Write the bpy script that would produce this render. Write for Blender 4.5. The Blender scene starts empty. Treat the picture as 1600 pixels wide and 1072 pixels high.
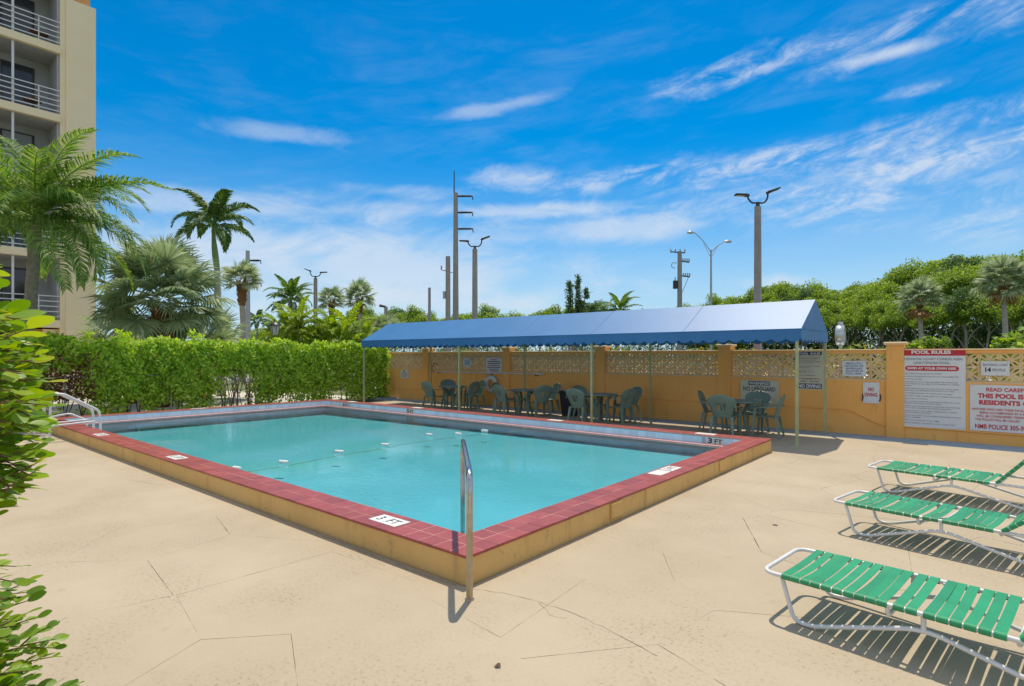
import bpy, math, random
import numpy as np
from mathutils import Vector, Matrix
R = math.radians
random.seed(7); rng = np.random.default_rng(7)
scene = bpy.context.scene
COL = scene.collection

# ------------------------------------------------------------------ camera
cam = bpy.data.cameras.new('camera'); camo = bpy.data.objects.new('camera', cam); COL.objects.link(camo)
camo.location = (0, 0, 1.7)
YAW = math.atan2(0.644, 0.765)                      # the pool's long side runs along x, its short side along y
camo.rotation_euler = (R(90), 0, YAW)
cam.sensor_width = 36; cam.lens = 884 / 1600 * 36; cam.shift_y = 19 / 1600
cam.clip_start = 0.05; cam.clip_end = 4000
scene.camera = camo

# ------------------------------------------------------------------ sun and sky
SUN_EL, SUN_DIR = 66, Vector((-0.465, 0.886))
def make_sky():
    w = bpy.data.worlds.new('World'); scene.world = w; w.use_nodes = True
    nt = w.node_tree; N = nt.nodes; L = nt.links; N.clear()
    out = N.new('ShaderNodeOutputWorld'); bg = N.new('ShaderNodeBackground')
    sky = N.new('ShaderNodeTexSky'); sky.sky_type = 'NISHITA'; sky.sun_disc = False
    sky.sun_elevation = R(SUN_EL); sky.sun_rotation = math.atan2(SUN_DIR.x, SUN_DIR.y)
    sky.altitude = 0; sky.air_density = 1.0; sky.dust_density = 0.35; sky.ozone_density = 2.2
    hsv = N.new('ShaderNodeHueSaturation'); hsv.inputs['Hue'].default_value = SKY_HUE; hsv.inputs['Saturation'].default_value = SKY_SAT; hsv.inputs['Value'].default_value = 1.0
    tint = N.new('ShaderNodeMix'); tint.data_type = 'RGBA'; tint.blend_type = 'MULTIPLY'; tint.inputs[0].default_value = 1; tint.inputs[7].default_value = SKY_TINT
    L.new(sky.outputs[0], tint.inputs[6]); L.new(tint.outputs[2], hsv.inputs['Color'])
    geo = N.new('ShaderNodeTexCoord')
    rot = N.new('ShaderNodeVectorRotate'); rot.rotation_type = 'Z_AXIS'; rot.inputs['Angle'].default_value = -YAW
    L.new(geo.outputs['Generated'], rot.inputs['Vector'])
    nrm = N.new('ShaderNodeVectorMath'); nrm.operation = 'NORMALIZE'; L.new(rot.outputs[0], nrm.inputs[0])
    sep = N.new('ShaderNodeSeparateXYZ'); L.new(nrm.outputs[0], sep.inputs[0])
    def m(op, a, b=None, clamp=False):
        n = N.new('ShaderNodeMath'); n.operation = op; n.use_clamp = clamp
        for i, v in enumerate((a, b)):
            if v is None: continue
            if isinstance(v, (int, float)): n.inputs[i].default_value = v
            else: L.new(v, n.inputs[i])
        return n.outputs[0]
    az = m('ARCTAN2', sep.outputs[0], sep.outputs[1]); el = m('ARCSINE', sep.outputs[2])
    ae = N.new('ShaderNodeCombineXYZ'); L.new(az, ae.inputs[0]); L.new(el, ae.inputs[1])
    def noise(scale, det, rough, sx, sy, tilt, dist=0.0, off=0.0):
        mp = N.new('ShaderNodeMapping'); mp.vector_type = 'POINT'
        mp.inputs['Rotation'].default_value = (0, 0, -tilt); mp.inputs['Scale'].default_value = (sx, sy, 1); mp.inputs['Location'].default_value = (off, off * .7, 0)
        L.new(ae.outputs[0], mp.inputs['Vector'])
        # rotate first, then stretch
        mp2 = N.new('ShaderNodeMapping'); mp2.inputs['Rotation'].default_value = (0, 0, -tilt); L.new(ae.outputs[0], mp2.inputs['Vector'])
        mp.inputs['Rotation'].default_value = (0, 0, 0)
        L.new(mp2.outputs[0], mp.inputs['Vector'])
        n = N.new('ShaderNodeTexNoise'); n.inputs['Scale'].default_value = scale; n.inputs['Detail'].default_value = det
        n.inputs['Roughness'].default_value = rough; n.inputs['Distortion'].default_value = dist
        L.new(mp.outputs[0], n.inputs['Vector']); return n.outputs['Fac']
    def ramp(v, a, b):
        n = N.new('ShaderNodeMapRange'); n.interpolation_type = 'SMOOTHSTEP'; n.inputs[1].default_value = a; n.inputs[2].default_value = b
        L.new(v, n.inputs[0]); return n.outputs[0]
    fib = noise(6.0, 10, .66, 1.0, 4.2, .16, .9)            # fibrous cirrus
    fib2 = noise(24.0, 8, .7, 1.0, 1.9, .22, 1.2, 3.0)
    soft = noise(4.0, 8, .58, 1.0, 3.6, .06, .5, 7.0)
    edge = noise(8.0, 7, .62, 1.0, 2.2, .12, .5, 11.0)
    def blob(px, py, lx, ly, tilt, op, kind):
        t = (px - 800) / 884; s = (555 - py) / 884
        a, e = math.atan(t), math.atan(s / math.sqrt(1 + t * t))
        mp = N.new('ShaderNodeMapping'); mp.vector_type = 'TEXTURE'
        mp.inputs['Location'].default_value = (a, e, 0); mp.inputs['Rotation'].default_value = (0, 0, tilt)
        mp.inputs['Scale'].default_value = (lx / 884 / (1 + t * t), ly / 884, 1)
        L.new(ae.outputs[0], mp.inputs['Vector'])
        ln = N.new('ShaderNodeVectorMath'); ln.operation = 'LENGTH'; L.new(mp.outputs[0], ln.inputs[0])
        d = m('ADD', ln.outputs['Value'], m('MULTIPLY', m('SUBTRACT', edge, .5), 2.0))
        mask = ramp(d, 1.15, .15)
        f = {'f': m('MULTIPLY', ramp(fib, .34, .62), m('ADD', .45, m('MULTIPLY', ramp(fib2, .36, .62), .75)), True), 's': ramp(soft, .2, .55), 'p': ramp(fib2, .1, .6)}[kind]
        return m('MULTIPLY', m('MULTIPLY', mask, f), op)
    acc = None
    for b in CLOUDS:
        v = blob(*b)
        # union: 1-(1-a)(1-b)
        acc = v if acc is None else m('SUBTRACT', 1.0, m('MULTIPLY', m('SUBTRACT', 1.0, acc), m('SUBTRACT', 1.0, v)))
    # a thin veil of the same cirrus over the whole sky, thicker towards the horizon
    veil = m('MULTIPLY', m('MULTIPLY', ramp(soft, .42, .72), ramp(fib, .3, .7)), ramp(el, 1.2, .1))
    acc = m('SUBTRACT', 1.0, m('MULTIPLY', m('SUBTRACT', 1.0, acc), m('SUBTRACT', 1.0, m('MULTIPLY', veil, .12))))
    # streaky cirrus added outside the camera's view, to lift the fill in shade
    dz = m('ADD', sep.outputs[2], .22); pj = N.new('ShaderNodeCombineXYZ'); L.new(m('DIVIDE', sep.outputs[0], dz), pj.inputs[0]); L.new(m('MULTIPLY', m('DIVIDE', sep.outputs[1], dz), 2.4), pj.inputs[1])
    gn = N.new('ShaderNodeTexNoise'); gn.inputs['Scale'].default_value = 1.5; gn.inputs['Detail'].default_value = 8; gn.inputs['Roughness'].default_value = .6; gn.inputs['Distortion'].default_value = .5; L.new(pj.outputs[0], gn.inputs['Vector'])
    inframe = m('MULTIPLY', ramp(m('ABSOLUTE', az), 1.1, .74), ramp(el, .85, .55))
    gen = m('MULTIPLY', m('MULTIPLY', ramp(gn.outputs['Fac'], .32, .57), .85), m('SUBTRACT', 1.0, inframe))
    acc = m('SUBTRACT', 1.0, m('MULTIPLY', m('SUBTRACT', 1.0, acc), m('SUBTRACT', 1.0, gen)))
    hz = m('MULTIPLY', ramp(el, .36, -.02), .82)
    mixh = N.new('ShaderNodeMix'); mixh.data_type = 'RGBA'; L.new(hz, mixh.inputs[0]); L.new(hsv.outputs[0], mixh.inputs[6]); mixh.inputs[7].default_value = HORIZON
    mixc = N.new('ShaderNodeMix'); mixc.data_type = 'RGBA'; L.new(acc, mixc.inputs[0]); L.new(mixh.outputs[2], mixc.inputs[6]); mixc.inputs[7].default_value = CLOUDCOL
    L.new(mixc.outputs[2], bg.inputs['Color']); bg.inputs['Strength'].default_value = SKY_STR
    L.new(bg.outputs[0], out.inputs['Surface'])
SKY_STR = 0.105
SKY_HUE, SKY_SAT = 0.5, 1.38
HORIZON = (4.3, 5.4, 6.5, 1)
SKY_TINT = (.56, .82, .96, 1)
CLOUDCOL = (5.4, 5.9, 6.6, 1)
CLOUDS = [(1140, 112, 190, 22, .13, .55, 'f'), (1440, 42, 240, 26, .16, .54, 'f'), (1400, 80, 110, 11, .02, .7, 's'), (1580, 20, 120, 24, .1, .35, 'f'),
          (780, 166, 110, 11, .17, .38, 's'), (448, 208, 120, 15, .02, .36, 's'), (1170, 255, 460, 26, .04, .64, 'f'), (1480, 235, 190, 30, .04, .7, 'f'), (1380, 300, 260, 50, .0, .5, 'f'), (1180, 320, 300, 40, .1, .45, 'f'),
          (430, 322, 330, 24, .05, .6, 's'), (640, 300, 110, 12, .0, .5, 's'), (800, 278, 75, 22, .0, .55, 'p'), (925, 292, 32, 14, 0, .5, 'p'),
          (840, 330, 150, 15, .02, .7, 's'), (560, 420, 420, 75, .0, .6, 's'), (960, 360, 260, 26, .0, .55, 's'), (1215, 440, 60, 14, 0, .6, 'p'), (350, 380, 260, 34, .02, .6, 's'),
          (700, 470, 300, 30, 0, .5, 's'), (1430, 140, 60, 9, .0, .5, 'f'), (1540, 350, 120, 30, 0, .4, 'f'), (1550, 190, 30, 6, 0, .5, 'f')]
make_sky()
sun = bpy.data.lights.new('sun', 'SUN'); sun.energy = 3.3; sun.angle = R(0.55); sun.color = (1, .90, .74)
so = bpy.data.objects.new('sun', sun); COL.objects.link(so)
ce = math.cos(R(SUN_EL)); sdir = Vector((SUN_DIR.x * ce, SUN_DIR.y * ce, math.sin(R(SUN_EL)))).normalized()
so.rotation_euler = sdir.to_track_quat('Z', 'Y').to_euler(); so.location = (0, 0, 30)
vs = scene.view_settings; vs.view_transform = 'Standard'; vs.look = 'None'; vs.gamma = 1; vs.use_curve_mapping = False; vs.exposure = 0.35
scene.render.engine = 'CYCLES'
scene.cycles.max_bounces = 8; scene.cycles.transparent_max_bounces = 16; scene.cycles.diffuse_bounces = 4
scene.cycles.caustics_reflective = False; scene.cycles.caustics_refractive = False

# ------------------------------------------------------------------ helpers
def srgb(r, g, b):
    f = lambda c: c / 12.92 if c <= .04045 else ((c + .055) / 1.055) ** 2.4
    return tuple(f(v / 255) for v in (r, g, b))

def pm(name, c1, c2=None, scale=4.0, rough=.6, metal=0.0, bump=0.0, bscale=80, spec=.5, lo=.35, hi=.65, detail=6, c3=None, s3=60, rnd=0.0, coat=0, streak=None, stlo=.56):
    """procedural surface: base colour varied by noise, optional speckle and fine relief"""
    m = bpy.data.materials.new(name); m.use_nodes = True; nt = m.node_tree; N = nt.nodes; L = nt.links
    b = N['Principled BSDF']; b.inputs['Roughness'].default_value = rough; b.inputs['Metallic'].default_value = metal
    b.inputs['Specular IOR Level'].default_value = spec; b.inputs['Coat Weight'].default_value = coat
    g = N.new('ShaderNodeNewGeometry')
    def nz(sc, det=6, ro=.6):
        n = N.new('ShaderNodeTexNoise'); n.inputs['Scale'].default_value = sc; n.inputs['Detail'].default_value = det; n.inputs['Roughness'].default_value = ro
        L.new(g.outputs['Position'], n.inputs['Vector']); return n.outputs['Fac']
    def rp(v, a, bb):
        n = N.new('ShaderNodeMapRange'); n.inputs[1].default_value = a; n.inputs[2].default_value = bb; L.new(v, n.inputs[0]); return n.outputs[0]
    def mx(f, A, B):
        n = N.new('ShaderNodeMix'); n.data_type = 'RGBA'; L.new(f, n.inputs[0])
        for i, v in ((6, A), (7, B)):
            if hasattr(v, 'node'): L.new(v, n.inputs[i])
            else: n.inputs[i].default_value = (*v, 1)
        return n.outputs[2]
    c2 = c2 or tuple(v * .88 for v in c1)
    col = mx(rp(nz(scale, detail), lo, hi), c1, c2)
    if c3: col = mx(rp(nz(s3, 8, .7), .60, .75), col, c3)
    if streak:                                  # rain streaks and splash marks: noise drawn out downwards
        sm = N.new('ShaderNodeMapping'); sm.inputs['Scale'].default_value = (1, 1, .12); L.new(g.outputs['Position'], sm.inputs['Vector'])
        sn = N.new('ShaderNodeTexNoise'); sn.inputs['Scale'].default_value = 7; sn.inputs['Detail'].default_value = 7; sn.inputs['Roughness'].default_value = .65; L.new(sm.outputs[0], sn.inputs['Vector'])
        col = mx(rp(sn.outputs['Fac'], stlo, stlo + .18), col, streak)
    if rnd:
        oi = N.new('ShaderNodeObjectInfo'); h = N.new('ShaderNodeHueSaturation')
        L.new(col, h.inputs['Color']); mr = N.new('ShaderNodeMapRange'); mr.inputs[3].default_value = 1 - rnd; mr.inputs[4].default_value = 1 + rnd
        L.new(oi.outputs['Random'], mr.inputs[0]); L.new(mr.outputs[0], h.inputs['Value']); col = h.outputs[0]
    L.new(col, b.inputs['Base Color'])
    if bump:
        bp = N.new('ShaderNodeBump'); bp.inputs['Strength'].default_value = bump; bp.inputs['Distance'].default_value = .01
        L.new(nz(bscale, 5), bp.inputs['Height']); L.new(bp.outputs[0], b.inputs['Normal'])
    return m

def leafmat(name, stops, trans=.35, rough=.5, spec=.35):
    m = bpy.data.materials.new(name); m.use_nodes = True; nt = m.node_tree; N = nt.nodes; L = nt.links
    b = N['Principled BSDF']; b.inputs['Roughness'].default_value = rough; b.inputs['Specular IOR Level'].default_value = spec
    at = N.new('ShaderNodeAttribute'); at.attribute_name = 'rnd'
    cr = N.new('ShaderNodeValToRGB'); el = cr.color_ramp.elements
    el[0].position = stops[0][0]; el[0].color = (*stops[0][1], 1); el[1].position = stops[-1][0]; el[1].color = (*stops[-1][1], 1)
    for p, c in stops[1:-1]:
        e = el.new(p); e.color = (*c, 1)
    L.new(at.outputs['Fac'], cr.inputs[0]); L.new(cr.outputs[0], b.inputs['Base Color'])
    tr = N.new('ShaderNodeBsdfTranslucent'); mi = N.new('ShaderNodeMixShader'); mi.inputs[0].default_value = trans
    h = N.new('ShaderNodeHueSaturation'); h.inputs['Hue'].default_value = .485; h.inputs['Saturation'].default_value = 1.15; h.inputs['Value'].default_value = 1.35
    L.new(cr.outputs[0], h.inputs['Color']); L.new(h.outputs[0], tr.inputs['Color'])
    L.new(b.outputs[0], mi.inputs[1]); L.new(tr.outputs[0], mi.inputs[2]); L.new(mi.outputs[0], N['Material Output'].inputs['Surface'])
    return m

def wloc(o):
    v = Vector((0, 0, 0))
    while o is not None: v += o.location; o = o.parent
    return v

def link(o, parent=None):
    COL.objects.link(o)
    if parent is not None: o.parent = parent
    return o

def tag(o, label=None, cat=None, group=None, kind=None):
    if label: o['label'] = label
    if cat: o['category'] = cat
    if group: o['group'] = group
    if kind: o['kind'] = kind
    return o

def thing(name, label, cat, loc=(0, 0, 0), rz=0.0, group=None):
    o = bpy.data.objects.new(name, None); o.empty_display_size = .1; COL.objects.link(o)
    o.location = loc; o.rotation_euler = (0, 0, rz)
    return tag(o, label, cat, group)

def copy_tree(o, parent=None):
    c = o.copy(); COL.objects.link(c); c.parent = parent
    for ch in list(o.children): copy_tree(ch, c)
    return c

class MB:
    """collects boxes, tubes and plates, then links them as ONE mesh object"""
    def __init__(s): s.v = []; s.f = []; s.sm = []
    def add(s, vs, fs, smooth=False):
        o = len(s.v); s.v += [tuple(v) for v in vs]
        s.f += [tuple(i + o for i in f) for f in fs]; s.sm += [smooth] * len(fs); return s
    def box(s, x0, x1, y0, y1, z0, z1, ch=0.0):
        if ch <= 0:
            vs = [(x, y, z) for z in (z0, z1) for y in (y0, y1) for x in (x0, x1)]
            return s.add(vs, [(0, 2, 3, 1), (4, 5, 7, 6), (0, 1, 5, 4), (2, 6, 7, 3), (0, 4, 6, 2), (1, 3, 7, 5)])
        # top edges chamfered
        a = [(x0, y0, z0), (x1, y0, z0), (x1, y1, z0), (x0, y1, z0)]
        b = [(x, y, z1 - ch) for x, y, z in a]
        t = [(x0 + ch, y0 + ch, z1), (x1 - ch, y0 + ch, z1), (x1 - ch, y1 - ch, z1), (x0 + ch, y1 - ch, z1)]
        fs = [(3, 2, 1, 0), (8, 9, 10, 11)]
        for i in range(4):
            j = (i + 1) % 4; fs += [(i, j, 4 + j, 4 + i), (4 + i, 4 + j, 8 + j, 8 + i)]
        return s.add(a + b + t, fs)
    def tube(s, path, r, n=8, cap=True, up=None):
        P = [Vector(p) for p in path]; rr = r if isinstance(r, (list, tuple)) else [r] * len(P)
        ref = Vector(up) if up else Vector((0.13, .21, 1)).normalized(); rings = []
        for i, p in enumerate(P):
            d = (P[min(i + 1, len(P) - 1)] - P[max(i - 1, 0)]).normalized()
            u = ref - d * ref.dot(d)
            if u.length < 1e-4: u = Vector((1, 0, 0)) - d * d.x
            u.normalize(); w = d.cross(u); ref = u
            rings.append([p + (u * math.cos(2 * math.pi * k / n) + w * math.sin(2 * math.pi * k / n)) * rr[i] for k in range(n)])
        vs = [q for ring in rings for q in ring]; fs = []
        for i in range(len(P) - 1):
            for k in range(n):
                a = i * n + k; b = i * n + (k + 1) % n; fs.append((a, b, b + n, a + n))
        s.add(vs, fs, True)
        if cap:
            s.add(rings[0], [tuple(reversed(range(n)))]); s.add(rings[-1], [tuple(range(n))])
        return s
    def cyl(s, p0, p1, r0, r1=None, n=16): return s.tube([p0, p1], [r0, r0 if r1 is None else r1], n)
    def lathe(s, c, prof, n=20, smooth=True):
        vs = [(c[0] + r * math.cos(2 * math.pi * k / n), c[1] + r * math.sin(2 * math.pi * k / n), c[2] + z) for r, z in prof for k in range(n)]
        fs = [(i * n + k, i * n + (k + 1) % n, (i + 1) * n + (k + 1) % n, (i + 1) * n + k) for i in range(len(prof) - 1) for k in range(n)]
        return s.add(vs, fs, smooth)
    def prism(s, poly, y0, y1, plane='xz'):
        n = len(poly)
        if plane == 'xz': vs = [(a, y0, b) for a, b in poly] + [(a, y1, b) for a, b in poly]
        elif plane == 'yz': vs = [(y0, a, b) for a, b in poly] + [(y1, a, b) for a, b in poly]
        else: vs = [(a, b, y0) for a, b in poly] + [(a, b, y1) for a, b in poly]
        fs = [tuple(reversed(range(n))), tuple(range(n, 2 * n))] + [(i, (i + 1) % n, n + (i + 1) % n, n + i) for i in range(n)]
        return s.add(vs, fs)
    def mesh(s, name, mat, off=None):
        me = bpy.data.meshes.new(name)
        vs = s.v if off is None else [(a - off[0], b - off[1], c - off[2]) for a, b, c in s.v]
        me.from_pydata(vs, [], s.f); me.polygons.foreach_set('use_smooth', s.sm)
        if mat: me.materials.append(mat)
        me.update(); return me
    def build(s, name, mat, parent=None, local=False, smooth_fix=True, recenter=False):
        """vertices are world coordinates unless local; the object keeps its thing's origin"""
        off = None if (parent is None or local) else wloc(parent)
        me = s.mesh(name, mat, off)
        import bmesh
        if smooth_fix:
            bm = bmesh.new(); bm.from_mesh(me); bmesh.ops.recalc_face_normals(bm, faces=bm.faces); bm.to_mesh(me); bm.free()
        return link(bpy.data.objects.new(name, me), parent)

def bezier(pts, n=10):
    """Catmull-Rom through pts"""
    P = [Vector(p) for p in pts]; P = [P[0] * 2 - P[1]] + P + [P[-1] * 2 - P[-2]]; out = []
    for i in range(1, len(P) - 2):
        a, b, c, d = P[i - 1:i + 3]
        for k in range(n):
            t = k / n; out.append(.5 * ((2 * b) + (c - a) * t + (2 * a - 5 * b + 4 * c - d) * t * t + (3 * b - a - 3 * c + d) * t ** 3))
    out.append(P[-2]); return out

def rounded(pts, r, n=5):
    """polyline with its inner corners rounded"""
    P = [Vector(p) for p in pts]; out = [P[0]]
    for i in range(1, len(P) - 1):
        a = (P[i - 1] - P[i]); b = (P[i + 1] - P[i]); d = min(r, a.length * .49, b.length * .49)
        p0 = P[i] + a.normalized() * d; p1 = P[i] + b.normalized() * d
        for k in range(n + 1):
            t = k / n; out.append(p0 * (1 - t) ** 2 + P[i] * 2 * t * (1 - t) + p1 * t * t)
    out.append(P[-1]); return out

def from_camera(px, Y, z=0.0):
    """a point at depth Y on the bearing of photo column px"""
    X = (px - 800) / 884 * Y
    return Vector((0.765 * X - 0.644 * Y, 0.644 * X + 0.765 * Y, z))

# leaves: many small kites in one mesh (numpy)
def leaf_mesh(name, C, D, U, Ln, Wd, mat, rnd=None, bend=0.0, mid=.45):
    n = len(C); D = D / np.linalg.norm(D, axis=1, keepdims=True)
    S = np.cross(D, U); S /= np.maximum(np.linalg.norm(S, axis=1, keepdims=True), 1e-6)
    Nn = np.cross(S, D)
    Ln = np.broadcast_to(np.asarray(Ln, float), (n,))[:, None]; Wd = np.broadcast_to(np.asarray(Wd, float), (n,))[:, None]
    a = C; t = C + D * Ln - Nn * Ln * bend
    l = C + D * Ln * mid + S * Wd * .5; r = C + D * Ln * mid - S * Wd * .5
    V = np.stack([a, r, t, l], 1).reshape(-1, 3)
    me = bpy.data.meshes.new(name); me.vertices.add(4 * n); me.vertices.foreach_set('co', V.astype(np.float32).ravel())
    me.loops.add(4 * n); me.loops.foreach_set('vertex_index', np.arange(4 * n, dtype=np.int32))
    me.polygons.add(n); me.polygons.foreach_set('loop_start', np.arange(0, 4 * n, 4, dtype=np.int32))
    at = me.attributes.new('rnd', 'FLOAT', 'FACE')
    at.data.foreach_set('value', (rng.random(n) if rnd is None else rnd).astype(np.float32))
    me.materials.append(mat); me.update(calc_edges=True); me.validate(); return me

def unit(n):
    v = rng.normal(size=(n, 3)); return v / np.linalg.norm(v, axis=1, keepdims=True)

# ---- lettering: flat print built from the default font
_fc = {}
def text_geo(s, bold=0.0, cond=1.0):
    k = (s, bold, cond)
    if k in _fc: return _fc[k]
    cu = bpy.data.curves.new('txt', 'FONT'); cu.body = s; cu.size = 1; cu.resolution_u = 3; cu.offset = bold; cu.fill_mode = 'FRONT'; cu.dimensions = '2D'
    ob = bpy.data.objects.new('txt', cu); COL.objects.link(ob)
    dg = bpy.context.evaluated_depsgraph_get(); dg.update()
    me = bpy.data.meshes.new_from_object(ob.evaluated_get(dg))
    v = np.array([tuple(q.co) for q in me.vertices]) if len(me.vertices) else np.zeros((0, 3)); f = [tuple(p.vertices) for p in me.polygons]
    bpy.data.objects.remove(ob); bpy.data.curves.remove(cu); bpy.data.meshes.remove(me)
    _fc[k] = (v, f); return v, f
def lay_text(mb, s, x0, x1, z0, z1, to3, bold=.015, align='fit', sub=None):
    """fit s into x0..x1 (or, with sub, so that sub fills x0..x1) and capital height z0..z1; to3 maps (u,v) to a point"""
    v, f = text_geo(s, bold); ref = text_geo(sub or s, bold)[0]; cap = text_geo('H', bold)[0]
    if len(v) == 0: return
    a, b = ref[:, 0].min(), ref[:, 0].max(); h0, h1 = cap[:, 1].min(), cap[:, 1].max()
    sz = (z1 - z0) / (h1 - h0); sx = (x1 - x0) / (b - a) if align == 'fit' else sz * .98
    base = x0 if align in ('fit', 'left') else (x0 + x1) / 2 - sx * (v[:, 0].max() - v[:, 0].min()) / 2
    st = v[:, 0].min() if align != 'fit' else a
    mb.add([to3(base + (p[0] - st) * sx, z0 + (p[1] - h0) * sz) for p in v], f)
# ------------------------------------------------------------------ materials
M = {}
def deck_mat():
    m = pm('painted_concrete', (.475, .395, .285), (.395, .32, .222), scale=.55, rough=.8, bump=.35, bscale=45, lo=.3, hi=.7, c3=(.385, .305, .205), s3=3.2, spec=.25)
    # fine dark grit and scuffs
    nt = m.node_tree; N = nt.nodes; L = nt.links; b = N['Principled BSDF']
    src = b.inputs['Base Color'].links[0].from_socket
    g = N.new('ShaderNodeNewGeometry')
    n = N.new('ShaderNodeTexNoise'); n.inputs['Scale'].default_value = 38; n.inputs['Detail'].default_value = 9; n.inputs['Roughness'].default_value = .75; L.new(g.outputs['Position'], n.inputs['Vector'])
    n2 = N.new('ShaderNodeTexNoise'); n2.inputs['Scale'].default_value = 1.1; n2.inputs['Detail'].default_value = 5; L.new(g.outputs['Position'], n2.inputs['Vector'])
    a = N.new('ShaderNodeMapRange'); a.inputs[1].default_value = .535; a.inputs[2].default_value = .66; L.new(n.outputs[0], a.inputs[0])
    c = N.new('ShaderNodeMapRange'); c.inputs[1].default_value = .42; c.inputs[2].default_value = .62; c.inputs[4].default_value = .95; L.new(n2.outputs[0], c.inputs[0])
    mu = N.new('ShaderNodeMath'); mu.operation = 'MULTIPLY'; L.new(a.outputs[0], mu.inputs[0]); L.new(c.outputs[0], mu.inputs[1])
    mx = N.new('ShaderNodeMix'); mx.data_type = 'RGBA'; L.new(mu.outputs[0], mx.inputs[0]); L.new(src, mx.inputs[6]); mx.inputs[7].default_value = (.19, .145, .095, 1)
    L.new(mx.outputs[2], b.inputs['Base Color']); return m
M['deck'] = deck_mat()
M['grime'] = pm('joint_grime', (.17, .125, .08), (.25, .19, .125), scale=3, rough=.95)
M['rim'] = pm('tan_stucco', (.74, .475, .18), (.66, .41, .15), scale=1.6, rough=.85, bump=.35, bscale=70, c3=(.42, .28, .12), s3=9, spec=.2, streak=(.40, .26, .11))
M['quarry'] = pm('quarry_tile', (.345, .068, .058), (.28, .052, .046), scale=7, rough=.42, bump=.1, bscale=120, spec=.45, rnd=.14)
M['grout'] = pm('coping_grout', (.58, .37, .31), (.46, .28, .23), scale=14, rough=.9)
M['bluetile'] = pm('blue_glazed_tile', (.58, .80, .92), (.50, .73, .87), scale=3, rough=.22, spec=.5, rnd=.10)
M['tgrout'] = pm('tile_grout', (.34, .43, .5), (.4, .48, .54), scale=14, rough=.9)
M['liptile'] = pm('lip_tile', (.85, .42, .37), (.75, .34, .3), scale=9, rough=.4, c3=(.85, .65, .58), s3=16)
M['plaster'] = pm('pool_plaster', (.25, .53, .61), (.215, .49, .57), scale=.7, rough=.9, c3=(.185, .45, .51), s3=3.5)
M['whitetile'] = pm('white_marker_tile', (.80, .79, .75), (.72, .71, .67), scale=9, rough=.35)
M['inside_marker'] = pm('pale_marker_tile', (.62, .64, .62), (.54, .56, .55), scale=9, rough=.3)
M['ink'] = pm('black_print', (.02, .02, .022), rough=.6)
M['greyink'] = pm('worn_print', (.10, .11, .12), rough=.6)
M['navyink'] = pm('navy_print', (.028, .05, .11), rough=.6)
M['redink'] = pm('red_print', (.56, .025, .04), rough=.6)
M['blueink'] = pm('blue_print', (.05, .16, .34), rough=.6)
M['greytext'] = pm('grey_print', (.16, .17, .19), rough=.6)
M['whiteink'] = pm('white_print', (.82, .82, .8), rough=.5)
M['signwhite'] = pm('sign_white', (.72, .735, .75), (.66, .68, .69), scale=2, rough=.4)
M['signcream'] = pm('sign_cream', (.60, .59, .46), (.55, .53, .4), scale=3, rough=.45)
M['orange'] = pm('orange_wall_paint', (.95, .50, .15), (.91, .455, .125), scale=.9, rough=.75, bump=.25, bscale=40, c3=(.82, .39, .10), s3=4, spec=.25, streak=(.70, .33, .085), stlo=.58)
def block_courses(m):
    """faint joints of the painted blockwork"""
    nt = m.node_tree; N = nt.nodes; L = nt.links; b = N['Principled BSDF']; g = N.new('ShaderNodeNewGeometry'); s = N.new('ShaderNodeSeparateXYZ'); c = N.new('ShaderNodeCombineXYZ')
    L.new(g.outputs['Position'], s.inputs[0]); L.new(s.outputs[0], c.inputs[0]); L.new(s.outputs[2], c.inputs[1])
    k = N.new('ShaderNodeTexBrick'); k.inputs['Scale'].default_value = 1; k.inputs['Brick Width'].default_value = .4; k.inputs['Row Height'].default_value = .2; k.inputs['Mortar Size'].default_value = .006; k.inputs['Mortar Smooth'].default_value = .6
    L.new(c.outputs[0], k.inputs['Vector']); bp = N.new('ShaderNodeBump'); bp.invert = True; bp.inputs['Strength'].default_value = .45; bp.inputs['Distance'].default_value = .006; L.new(k.outputs['Fac'], bp.inputs['Height'])
    old = b.inputs['Normal'].links[0].from_socket; L.new(old, bp.inputs['Normal']); L.new(bp.outputs[0], b.inputs['Normal'])
block_courses(M['orange'])
M['beige'] = pm('beige_wall_paint', (.80, .59, .33), (.72, .52, .29), scale=3, rough=.8, bump=.15, bscale=60, spec=.2)
M['gutter'] = pm('blue_grey_floor_paint', (.34, .43, .49), (.27, .36, .42), scale=2.2, rough=.7, c3=(.5, .52, .5), s3=6)
M['canvas'] = pm('blue_vinyl_canvas', (.05, .235, .53), (.043, .21, .48), scale=1.1, rough=.48, bump=.2, bscale=2.6, spec=.68)
M['postgreen'] = pm('pale_green_post_paint', (.47, .50, .27), (.38, .41, .2), scale=6, rough=.5, bump=.1, c3=(.3, .25, .14), s3=25)
M['steel'] = pm('stainless_steel', (.55, .54, .52), (.42, .41, .4), scale=8, rough=.2, metal=1, bump=.05, bscale=200)
M['rustbase'] = pm('rust_tinted_steel', (.42, .33, .2), (.5, .45, .36), scale=10, rough=.38, metal=.8, bump=.2, bscale=120)
M['whitemetal'] = pm('white_tube_paint', (.74, .735, .72), (.66, .655, .64), scale=9, rough=.35, spec=.5)
M['strap'] = pm('green_vinyl_strap', (.022, .30, .115), (.018, .25, .09), scale=6, rough=.38, spec=.5, rnd=.13)
M['resin'] = pm('green_resin', (.185, .265, .21), (.155, .23, .185), scale=5, rough=.42, spec=.5)
M['resindark'] = pm('dark_green_resin', (.026, .05, .04), (.02, .042, .033), scale=5, rough=.42)
M['blueshower'] = pm('blue_enamel', (.03, .15, .32), (.025, .12, .26), scale=4, rough=.4)
M['blackplastic'] = pm('black_plastic', (.017, .02, .026), rough=.5)
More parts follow.
